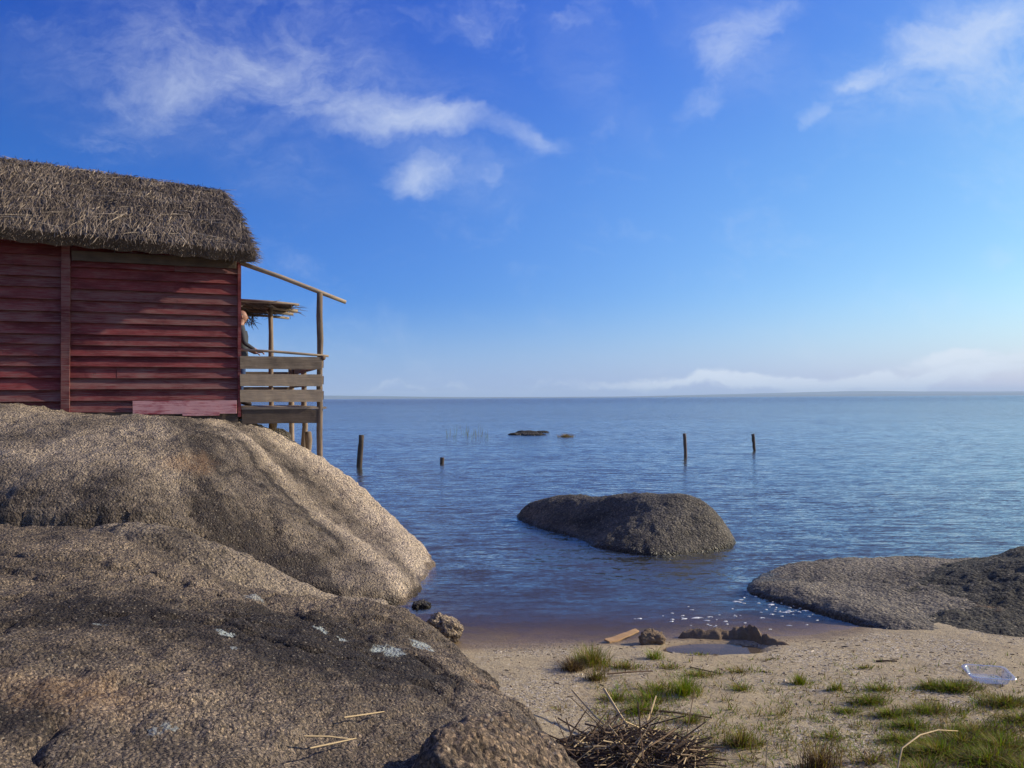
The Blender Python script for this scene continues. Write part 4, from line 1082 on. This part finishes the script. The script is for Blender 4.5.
# creeping grass cover (nobody could count it)
b = MB()
for px, py, rx, ry, n, h, wts in [(955, 690, 0.22, 0.08, 460, 0.10, (6, 6, 1, 1)), (930, 688, 0.12, 0.06, 220, 0.09, (6, 6, 1, 1)), (1005, 705, 0.22, 0.12, 520, 0.10, (4, 6, 1, 3)), (1020, 722, 0.2, 0.10, 320, 0.10, (4, 6, 1, 3)),
                                 (870, 703, 0.16, 0.07, 300, 0.09, (7, 5, 1, 1)), (890, 716, 0.18, 0.07, 300, 0.08, (7, 5, 1, 1)), (845, 712, 0.10, 0.04, 140, 0.06, (7, 5, 1, 1)), (910, 728, 0.2, 0.07, 330, 0.08, (7, 5, 1, 1)), (900, 742, 0.16, 0.06, 300, 0.08, (7, 5, 1, 1)),
                                 (940, 756, 0.28, 0.12, 900, 0.12, (6, 7, 1, 2)), (990, 764, 0.25, 0.12, 750, 0.12, (6, 7, 1, 3)), (925, 776, 0.22, 0.1, 500, 0.13, (6, 7, 1, 2)), (1030, 775, 0.25, 0.12, 500, 0.12, (6, 7, 1, 3)),
                                 (830, 738, 0.14, 0.05, 130, 0.06, (6, 4, 2, 1)), (650, 700, 0.2, 0.12, 240, 0.10, (7, 4, 2, 1)), (640, 712, 0.22, 0.10, 260, 0.11, (7, 4, 2, 1)), (615, 700, 0.14, 0.09, 150, 0.09, (6, 4, 3, 1)), (625, 668, 0.25, 0.10, 200, 0.08, (4, 5, 4, 2)),
                                 (670, 668, 0.2, 0.10, 110, 0.06, (4, 4, 4, 2)), (740, 672, 0.25, 0.12, 130, 0.06, (4, 5, 3, 1)), (742, 690, 0.10, 0.06, 90, 0.08, (6, 5, 2, 0)), (690, 722, 0.10, 0.06, 90, 0.09, (6, 5, 2, 1)), (700, 655, 0.2, 0.05, 60, 0.05, (4, 5, 3, 1)), (770, 660, 0.3, 0.1, 70, 0.04, (3, 5, 3, 2)),
                                 (865, 668, 0.15, 0.05, 90, 0.05, (3, 6, 2, 2)), (780, 715, 0.3, 0.15, 90, 0.05, (3, 4, 4, 3)), (560, 710, 0.15, 0.1, 40, 0.05, (3, 4, 3, 1)), (975, 735, 0.4, 0.15, 700, 0.10, (5, 6, 2, 2)), (1000, 748, 0.3, 0.12, 500, 0.11, (5, 6, 2, 2)), (660, 690, 0.35, 0.2, 320, 0.09, (6, 4, 3, 1)), (700, 676, 0.25, 0.12, 200, 0.07, (6, 4, 3, 1)), (880, 690, 0.3, 0.1, 260, 0.07, (6, 5, 2, 1)), (930, 712, 0.35, 0.12, 420, 0.08, (6, 5, 2, 1)), (960, 745, 0.3, 0.1, 500, 0.12, (6, 6, 1, 2)), (870, 762, 0.3, 0.1, 160, 0.09, (2, 3, 4, 4))]:
    blades(b, gpoint(px, py), rx, ry, int(n * 1.5), h * 0.8, 1.05, (wts[0], wts[1], wts[2] + 1, wts[3] + 2), 0.0028)
for _ in range(1500):
    px, py = random.uniform(590, 1040), random.triangular(650, 775, 740)
    blades(b, gpoint(px, py), 0.07, 0.05, random.randint(1, 10), random.uniform(0.03, 0.075), 1.1, (5, 5, 2, 3), 0.0024)
tag(b.build('grass', GREENS), 'short green grass creeping over the sand', 'grass', kind='stuff')

# reed heap
def stalk(b, p0, p1, r_, m, sag=0.0):
    p0 = np.array(p0, float); p1 = np.array(p1, float); mid = (p0 + p1) / 2 + np.array([random.uniform(-1, 1), random.uniform(-1, 1), random.uniform(-1, 1)]) * np.linalg.norm(p1 - p0) * 0.03 + np.array([0, 0, sag])
    b.tube([p0, mid, p1], [r_, r_ * 0.95, r_ * 0.7], 5, m)
b = MB(); hc = gpoint(634, 757)
for k in range(470):
    a = random.uniform(0, 2 * math.pi); r_ = math.sqrt(random.random())
    x, y = hc[0] + 0.41 * r_ * math.cos(a), hc[1] + 0.31 * r_ * math.sin(a)
    z = float(ground(x, y)) + 0.01 + random.random() ** 1.3 * 0.15 * (1 - r_ ** 2)
    L = random.uniform(0.08, 0.38); th = random.gauss(0.25, 1.0) if random.random() < 0.75 else random.uniform(0, math.pi)
    d = np.array([math.cos(th), math.sin(th), random.gauss(0.05, 0.22) if random.random() < 0.9 else random.uniform(0.5, 1.5)]) * L / 2
    p0, p1 = np.array([x, y, z]) - d, np.array([x, y, z]) + d
    for q in (p0, p1): q[2] = max(q[2], float(ground(q[0], q[1])) + 0.004)
    stalk(b, p0, p1, random.uniform(0.0022, 0.0058), random.choices((0, 1, 2), (5, 2.2, 5))[0])
tag(b.build('dead_reeds', REED), 'tangled heap of dead brown reed stalks on the sand', 'dead reeds', kind='stuff')
def reed_stalk(px0, py0, h0, px1, py1, h1, r_, m, label):
    a, c = gpoint(px0, py0), gpoint(px1, py1)
    # lift an end by h along its sight line
    def lift(px, py, h):
        p = gpoint(px, py)
        if h: p = on_z(px, py, p[2] + h)
        return p
    p0, p1 = lift(px0, py0, h0), lift(px1, py1, h1)
    b = MB(); stalk(b, p0, p1, r_, 0)
    lo = p0 if p0[2] < p1[2] else p1
    tag(b.build('reed_stalk', REED[m], None, False, loc=tuple(lo)), label, 'reed stalk', 'loose reed stalks on the beach')
reed_stalk(572, 690, 0.16, 622, 741, 0.05, 0.006, 1, 'long straw stalk slanting up to the left out of the reed heap')
reed_stalk(604, 689, 0.22, 643, 748, 0.06, 0.009, 1, 'thickest pale stalk leaning steeply out of the reed heap')
reed_stalk(594, 734, 0.10, 626, 709, 0.14, 0.006, 2, 'dark stalk crossing the thick pale stalk above the heap')
reed_stalk(645, 727, 0.08, 656, 696, 0.17, 0.006, 1, 'short upright straw stalk right of the thick pale stalk')
reed_stalk(632, 768, 0.06, 652, 742, 0.14, 0.007, 1, 'straw stalk standing in front of the reed heap at the bottom edge')
reed_stalk(661, 758, 0.04, 676, 736, 0.12, 0.006, 1, 'straw stalk leaning right out of the right side of the heap')
reed_stalk(641, 709, 0.02, 712, 718, 0.01, 0.007, 0, 'long brown stalk lying flat on the sand above the heap')
reed_stalk(607, 674, 0.02, 653, 671, 0.015, 0.006, 0, 'brown stalk lying flat beside the bushy shore tuft')
reed_stalk(690, 667, 0.01, 722, 674, 0.01, 0.005, 0, 'thin brown stalk lying on sand in front of the puddle')
reed_stalk(876, 661, 0.008, 897, 661, 0.008, 0.007, 2, 'short dark stick lying on bare sand below the right boulder')
reed_stalk(558, 718, 0.12, 600, 745, 0.03, 0.005, 0, 'thin brown stalk poking left from the heap over the sand')
reed_stalk(766, 768, 0.0, 768, 740, 0.13, 0.004, 1, 'thin straw stalk standing right of the dark green tuft')
# curved pale stem at the right
p = [on_z(888, 768, 0.42), on_z(902, 748, 0.46), on_z(920, 735, 0.47), on_z(938, 730, 0.44), on_z(958, 731, 0.36)]
p[0][2] = float(ground(p[0][0], p[0][1]))
b = MB(); b.tube(p, [0.0045, 0.0045, 0.004, 0.003, 0.002], 6)
tag(b.build('reed_stalk', REED[1], None, True, loc=tuple(p[0])), 'pale bent stalk arching over the grass at the right', 'reed stalk', 'loose reed stalks on the beach')

# straws lying on the front boulder
def on_rock(px, py, Y0):
    Y = Y0
    for _ in range(40):
        q = at(px, py, Y); z = float(evC(q[None, :2])[0]) + 0.02
        Y += (q[2] - z) * 0.8
    return at(px, py, Y)
for (a0, a1, l_) in (((304, 739), (352, 742), 'dry straw stalk lying lowest on the front boulder'), ((310, 751), (356, 741), 'dry straw stalk crossing another one on the front boulder'), ((344, 720), (384, 714), 'single dry straw lying apart higher on the front boulder')):
    p0, p1 = on_rock(*a0, 3.9), on_rock(*a1, 4.0)
    for q in (p0, p1): q[2] += 0.012
    b = MB(); stalk(b, p0, p1, 0.0045, 0); tag(b.build('reed_stalk', REED[1], None, False, loc=tuple(p0)), l_, 'reed stalk', 'loose reed stalks on the beach')

# reeds standing far out in the water
b = MB()
for k in range(34):
    p = on_z(random.gauss(472, 13), random.uniform(433, 440), 0.0); h = random.uniform(0.15, 0.65)
    d = np.array([random.gauss(0, 0.12), 0, 1.0]) * h
    b.tube([p - d * 0.2, p + d * 0.5, p + d], [0.007, 0.006, 0.003], 4, random.choice((0, 1)))
c0 = np.array(b.v).mean(0)
tag(b.build('reeds', [GREENS[0], GREENS[1]]), 'sparse green reeds standing in the lake', 'reeds', kind='stuff')
p = on_z(566, 437, 0.0); b = MB(); blades(b, p, 0.55, 0.4, 380, 0.28, 1.0, (0, 1, 6, 2), 0.008, lambda x, y: -0.02)
tag(b.build('grass_clump', GREENS, None, False, loc=tuple(p)), 'tan clump of dead grass floating right of the far black rocks', 'grass clump')

# driftwood board at the shore
p = gpoint(607, 643); q = gpoint(636, 636)
d = q - p; d[2] = 0; L = np.linalg.norm(d); d /= L; s_ = np.array([-d[1], d[0], 0])
b = MB(); n_ = 12; vs = []
for k in range(n_ + 1):
    f = k / n_; w_ = 0.040 * (1 - 0.5 * f) * (0.75 + 0.25 * min(1, f * 5)); c = p + d * (L * 1.05) * f; z_ = max(float(ground(c[0], c[1])), 0.0) + 0.018 + 0.002 * math.sin(k * 1.3)
    for sg, dz in ((-1, 0), (1, 0.012), (1, -0.002), (-1, -0.014)): 
        v = c + s_ * sg * w_; vs.append((v[0], v[1], z_ + dz))
fs = [(4 * k + e, 4 * k + (e + 1) % 4, 4 * k + 4 + (e + 1) % 4, 4 * k + 4 + e) for k in range(n_) for e in range(4)] + [(3, 2, 1, 0), tuple(4 * n_ + e for e in range(4))]
b.add(vs, fs)
tag(b.build('driftwood_board', simple('driftwood', (0.30, 0.185, 0.095), 0.45, 9, 0.8, 0.004, stretch=(1, 4, 1)), None, False, loc=tuple(p)), 'orange brown driftwood board washed up at the waterline', 'driftwood')

# clear plastic tray
m, t, out = mat('clear_plastic')
gl = t.new('ShaderNodeBsdfGlossy'); gl.inputs['Roughness'].default_value = 0.2; gl.inputs['Color'].default_value = (0.8, 0.8, 0.8, 1)
tr = t.new('ShaderNodeBsdfTransparent'); tr.inputs['Color'].default_value = (0.90, 0.91, 0.93, 1)
df = t.new('ShaderNodeBsdfDiffuse'); df.inputs['Color'].default_value = (0.8, 0.8, 0.82, 1)
lw = t.new('ShaderNodeLayerWeight'); lw.inputs[0].default_value = 0.35
m1 = t.new('ShaderNodeMixShader'); m1.inputs[0].default_value = 0.12; t.l.new(tr.outputs[0], m1.inputs[1]); t.l.new(df.outputs[0], m1.inputs[2])
m2 = t.new('ShaderNodeMixShader'); t.l.new(t.math('MULTIPLY', lw.outputs['Fresnel'], 0.35), m2.inputs[0]); t.l.new(m1.outputs[0], m2.inputs[1]); t.l.new(gl.outputs[0], m2.inputs[2]); t.l.new(m2.outputs[0], out.inputs['Surface'])
pc = gpoint(988, 682)
def rrect(a, b_, r_, n=6):
    out_ = []
    for cx, cy, s0 in ((a - r_, b_ - r_, 0), (-a + r_, b_ - r_, 1), (-a + r_, -b_ + r_, 2), (a - r_, -b_ + r_, 3)):
        for k in range(n):
            an = math.pi / 2 * (s0 + k / (n - 1)); out_.append((cx + r_ * math.cos(an), cy + r_ * math.sin(an)))
    return out_
b = MB(); rings = []
for a_, b_, z_ in ((0.115, 0.075, 0.004), (0.125, 0.085, 0.0), (0.135, 0.094, 0.008), (0.150, 0.108, 0.062), (0.152, 0.110, 0.066), (0.172, 0.130, 0.068), (0.176, 0.134, 0.062)):
    rings.append([(x, y, z_ + 0.004 * math.sin(x * 40)) for x, y in rrect(a_, b_, 0.05)])
nr = len(rings[0]); vs = [v for r_ in rings for v in r_]
rot = Matrix.Rotation(R(-8), 3, 'Z') @ Matrix.Rotation(R(7), 3, 'X')
vs = [tuple(np.array(rot @ Vector(v)) * 0.86 + pc + np.array([0, 0, 0.018])) for v in vs]
fs = [(k * nr + q, k * nr + (q + 1) % nr, (k + 1) * nr + (q + 1) % nr, (k + 1) * nr + q) for k in range(len(rings) - 1) for q in range(nr)] + [tuple(range(nr))[::-1]]
b.add(vs, fs)
tray = b.build('plastic_tray', m, None, True, loc=tuple(pc)); tag(tray, 'clear plastic food tray discarded on the sand near the right boulder', 'tray')

# scattered grit, twigs and shell bits on the beach
GRIT = [simple('grit_dark', (0.06, 0.045, 0.035), 0.4, 40, 0.9, 0.0), simple('grit_pale', (0.5, 0.43, 0.34), 0.3, 40, 0.9, 0.0), simple('grit_brown', (0.16, 0.10, 0.06), 0.4, 40, 0.9, 0.0)]
b = MB()
for k in range(4200):
    x, y = random.uniform(-0.4, 5.2), random.uniform(3.4, 7.4)
    if np.interp(x, _sx, _sy) - y < 0.12: continue
    z = float(ground(x, y)); s_ = random.uniform(0.002, 0.006) * (1.8 if random.random() < 0.08 else 1)
    el = random.choice((1, 1, 1.5, 4)) ; th = random.uniform(0, math.pi); m_ = random.choices((0, 1, 2), (4, 3, 4))[0]
    u = np.array([math.cos(th), math.sin(th), 0]) * s_ * el; v = np.array([-math.sin(th), math.cos(th), 0]) * s_ * 0.8; c = np.array([x, y, z])
    h = np.array([0, 0, s_ * 0.9])
    b.add([c - u, c + v, c + u, c - v, c + h + u * 0.2], [(0, 1, 4), (1, 2, 4), (2, 3, 4), (3, 0, 4)], m_)
for k in range(420):
    x, y = random.uniform(-0.2, 5.0), random.uniform(3.5, 7.3)
    if np.interp(x, _sx, _sy) - y < 0.15: continue
    L = random.uniform(0.008, 0.05); th = random.gauss(0, 0.7); r_ = random.uniform(0.0012, 0.0035)
    p0 = np.array([x, y, 0.0]); p1 = p0 + np.array([math.cos(th), math.sin(th), 0]) * L
    for q in (p0, p1): q[2] = float(ground(q[0], q[1])) + random.uniform(0.001, 0.006)
    b.tube([p0, (p0 + p1) / 2 + np.array([0, 0, random.uniform(0, 0.004)]), p1], r_, 4, random.choice((0, 0, 2)))
tag(b.build('grit', GRIT), 'grit, twig ends and shell bits strewn on the sand', 'grit', kind='stuff')

# ------------------------------------------------------------------ sky and sun
SUN_AZ, SUN_EL = 78.0, 27.0
w = bpy.data.worlds.new('World'); S.world = w; w.use_nodes = True
w.node_tree.nodes.clear(); t = NT(w.node_tree)
out = t.new('ShaderNodeOutputWorld'); bg = t.new('ShaderNodeBackground'); bg.inputs['Strength'].default_value = 0.081
t.l.new(bg.outputs[0], out.inputs[0])
sky = t.new('ShaderNodeTexSky', sky_type='NISHITA', sun_disc=False, sun_elevation=R(SUN_EL), sun_rotation=R(SUN_AZ), air_density=1.0, dust_density=0.6, ozone_density=4.0, altitude=0)
# deep clear-air blue: contrast of the sky light per channel
sc_ = t.new('ShaderNodeSeparateColor'); t.l.new(sky.outputs[0], sc_.inputs[0])
cc_ = t.new('ShaderNodeCombineColor')
for i_, (g_, k_) in enumerate(((1.76, 1.92), (1.54, 1.66), (0.55, 1.15))):
    t.put(cc_.inputs[i_], t.math('MULTIPLY', t.math('POWER', t.math('MULTIPLY', sc_.outputs[i_], 0.1), g_), k_ / 0.1))
D = t.new('ShaderNodeTexCoord').outputs['Generated']
sx = t.new('ShaderNodeSeparateXYZ'); t.l.new(D, sx.inputs[0])
yy = t.math('MAXIMUM', sx.outputs[1], 0.05)
cv = t.new('ShaderNodeCombineXYZ'); t.put(cv.inputs[0], t.math('DIVIDE', sx.outputs[0], yy)); t.put(cv.inputs[1], t.math('DIVIDE', sx.outputs[2], yy)); t.put(cv.inputs[2], 0.0)
UV = cv.outputs[0]
side = t.rng(sx.outputs[0], -0.62, 0.24)       # deeper blue away from the sun, pale towards it
hi_ = t.mix(side, (0.46, 0.76, 0.76), (1.52, 1.36, 1.10)); lo_c = t.mix(t.rng(sx.outputs[0], -0.35, 0.42), (0.46, 0.72, 0.97), (1.12, 1.07, 1.12))
grade = t.mix(t.rng(sx.outputs[2], 0.07, 0.30), lo_c, hi_)
SKYC = t.mix(1.0, cc_.outputs[0], grade, 'MULTIPLY')
SKYC = t.mix(t.rng(sx.outputs[2], 0.13, 0.0, 0.0, 0.55), SKYC, (4.1, 5.7, 8.1))
wv = t.scale(t.vmath('SUBTRACT', t.noise(UV, 7, 5, 0.6, color=True), (0.5, 0.5, 0.5)), 0.10)
UW = t.vmath('ADD', UV, wv)
def uv(px, py): return ((px - 512) / F, (397.8 - (px - 512) * 0.0054 - py) / F)
def cloud(lst, soft=1.0):
    acc = None
    for x0, y0, x1, y1, wd, k in lst:
        a, c = uv(x0, y0), uv(x1, y1)
        L = math.hypot(c[0] - a[0], c[1] - a[1]) / 2 + wd / F
        v = t.mapping(UW, loc=((a[0] + c[0]) / 2, (a[1] + c[1]) / 2, 0), rot=(0, 0, math.atan2(c[1] - a[1], c[0] - a[0])), scale=(L, wd / F, 1), typ='TEXTURE')
        e = t.math('MULTIPLY', t.rng(t.vmath('LENGTH', v), 1.0, 0.0), k)
        acc = e if acc is None else t.math('ADD', acc, e)
    return acc
high = cloud([(70, 90, 210, 95, 49, 0.55), (150, 80, 300, 60, 65, 0.5), (200, 20, 350, 30, 87, 0.55), (40, 10, 70, 30, 44, 0.4), (270, 95, 480, 118, 44, 0.95), (400, 110, 510, 135, 32, 0.7), (500, 128, 560, 142, 23, 0.6), (395, 178, 445, 172, 35, 0.75), (480, 172, 512, 178, 20, 0.5), (790, 125, 840, 112, 23, 0.75), (845, 90, 885, 70, 29, 0.95), (880, 70, 960, 45, 44, 0.8), (950, 45, 1030, 5, 49, 0.9), (1000, 70, 1060, 50, 87, 0.35), (705, 50, 760, 35, 38, 0.75), (735, 15, 790, 0, 32, 0.5), (695, 95, 715, 85, 29, 0.5), (590, 125, 620, 130, 26, 0.3), (560, 15, 610, 0, 35, 0.3), (250, 170, 300, 130, 72, 0.25), (430, 20, 520, 10, 44, 0.25), (860, 30, 940, 20, 44, 0.4)])
nz = t.noise(t.mapping(UW, rot=(0, 0, 0.25), scale=(0.8, 1.5, 1)), 9, 10, 0.60, 0.5)
nf = t.noise(t.mapping(UW, rot=(0, 0, -0.4), scale=(0.7, 1.4, 1)), 40, 6, 0.65, 0.4)
dh = t.math('ADD', t.math('ADD', nz, t.math('MULTIPLY', t.math('SUBTRACT', nf, 0.5), 0.25)), t.math('MULTIPLY', t.math('MINIMUM', high, 1.1), 0.50))
dh = t.math('MULTIPLY', t.rng(dh, 0.50, 1.28), 0.60, clamp=True)
veil = cloud([(60, 60, 330, 40, 120, 0.55), (250, 60, 480, 110, 80, 0.40), (720, 20, 760, 60, 70, 0.35), (820, 110, 1010, 30, 75, 0.55), (1000, 60, 1150, 60, 150, 0.7), (400, 160, 520, 180, 50, 0.3), (230, 130, 330, 190, 60, 0.25), (560, 20, 640, 120, 60, 0.2)])
veil = t.math('MULTIPLY', veil, t.rng(t.math('ADD', t.math('MULTIPLY', nz, 0.65), t.math('MULTIPLY', nf, 0.35)), 0.34, 0.70, 0.05, 0.95))
dh = t.math('MAXIMUM', dh, t.math('MULTIPLY', veil, 0.58)); dh = t.math('MINIMUM', dh, 0.8)
# broken white cloud, out of view, added behind and overhead for neutral fill light
nb_ = t.noise(t.mapping(D, scale=(1, 1, 1.6)), 2.6, 8, 0.6, 0.4)
away = t.math('MAXIMUM', t.rng(sx.outputs[1], 0.45, 0.15), t.rng(sx.outputs[2], 0.50, 0.65))
db = t.math('MULTIPLY', t.math('MULTIPLY', t.rng(nb_, 0.46, 0.60), away), t.rng(sx.outputs[2], 0.0, 0.12, 0.0, 0.45))
low = cloud([(330, 388, 480, 386, 8, 0.35), (440, 381, 490, 380, 6, 0.4), (560, 383, 1100, 376, 12, 0.75), (830, 370, 1100, 362, 18, 0.7), (920, 354, 1000, 352, 12, 0.9), (700, 380, 1000, 374, 12, 0.5), (380, 388, 1100, 386, 12, 0.6)])
nl = t.noise(t.mapping(UW, scale=(1, 3.0, 1)), 22, 6, 0.6)
dl = t.math('MULTIPLY', t.rng(t.math('ADD', nl, t.math('MULTIPLY', low, 0.75)), 0.56, 1.10), 0.78, clamp=True)
dl = t.math('MULTIPLY', dl, t.rng(low, 0.0, 0.25))
front = t.rng(sx.outputs[1], 0.05, 0.2)
dd = t.math('MAXIMUM', t.math('MULTIPLY', t.math('MAXIMUM', dh, dl), front), db)
c = t.mix(dd, SKYC, (8.0, 8.8, 9.8))
t.l.new(c, bg.inputs['Color'])

ld = bpy.data.lights.new('sun', 'SUN'); ld.energy = 5.0; ld.angle = R(0.5); ld.color = (1.0, 0.89, 0.71)
lo_ = bpy.data.objects.new('sun', ld); COL.objects.link(lo_)
sd = Vector((math.cos(R(SUN_EL)) * math.sin(R(SUN_AZ)), math.cos(R(SUN_EL)) * math.cos(R(SUN_AZ)), math.sin(R(SUN_EL))))
lo_.rotation_euler = sd.to_track_quat('Z', 'Y').to_euler()
lo_.location = tuple(sd * 50)

S.view_settings.view_transform = 'Standard'; S.view_settings.look = 'None'
S.view_settings.exposure = 0.3; S.view_settings.gamma = 1.0; S.view_settings.use_curve_mapping = False
S.render.engine = 'CYCLES'
S.cycles.use_denoising = True
S.cycles.max_bounces = 8; S.cycles.transparent_max_bounces = 16; S.cycles.volume_bounces = 0
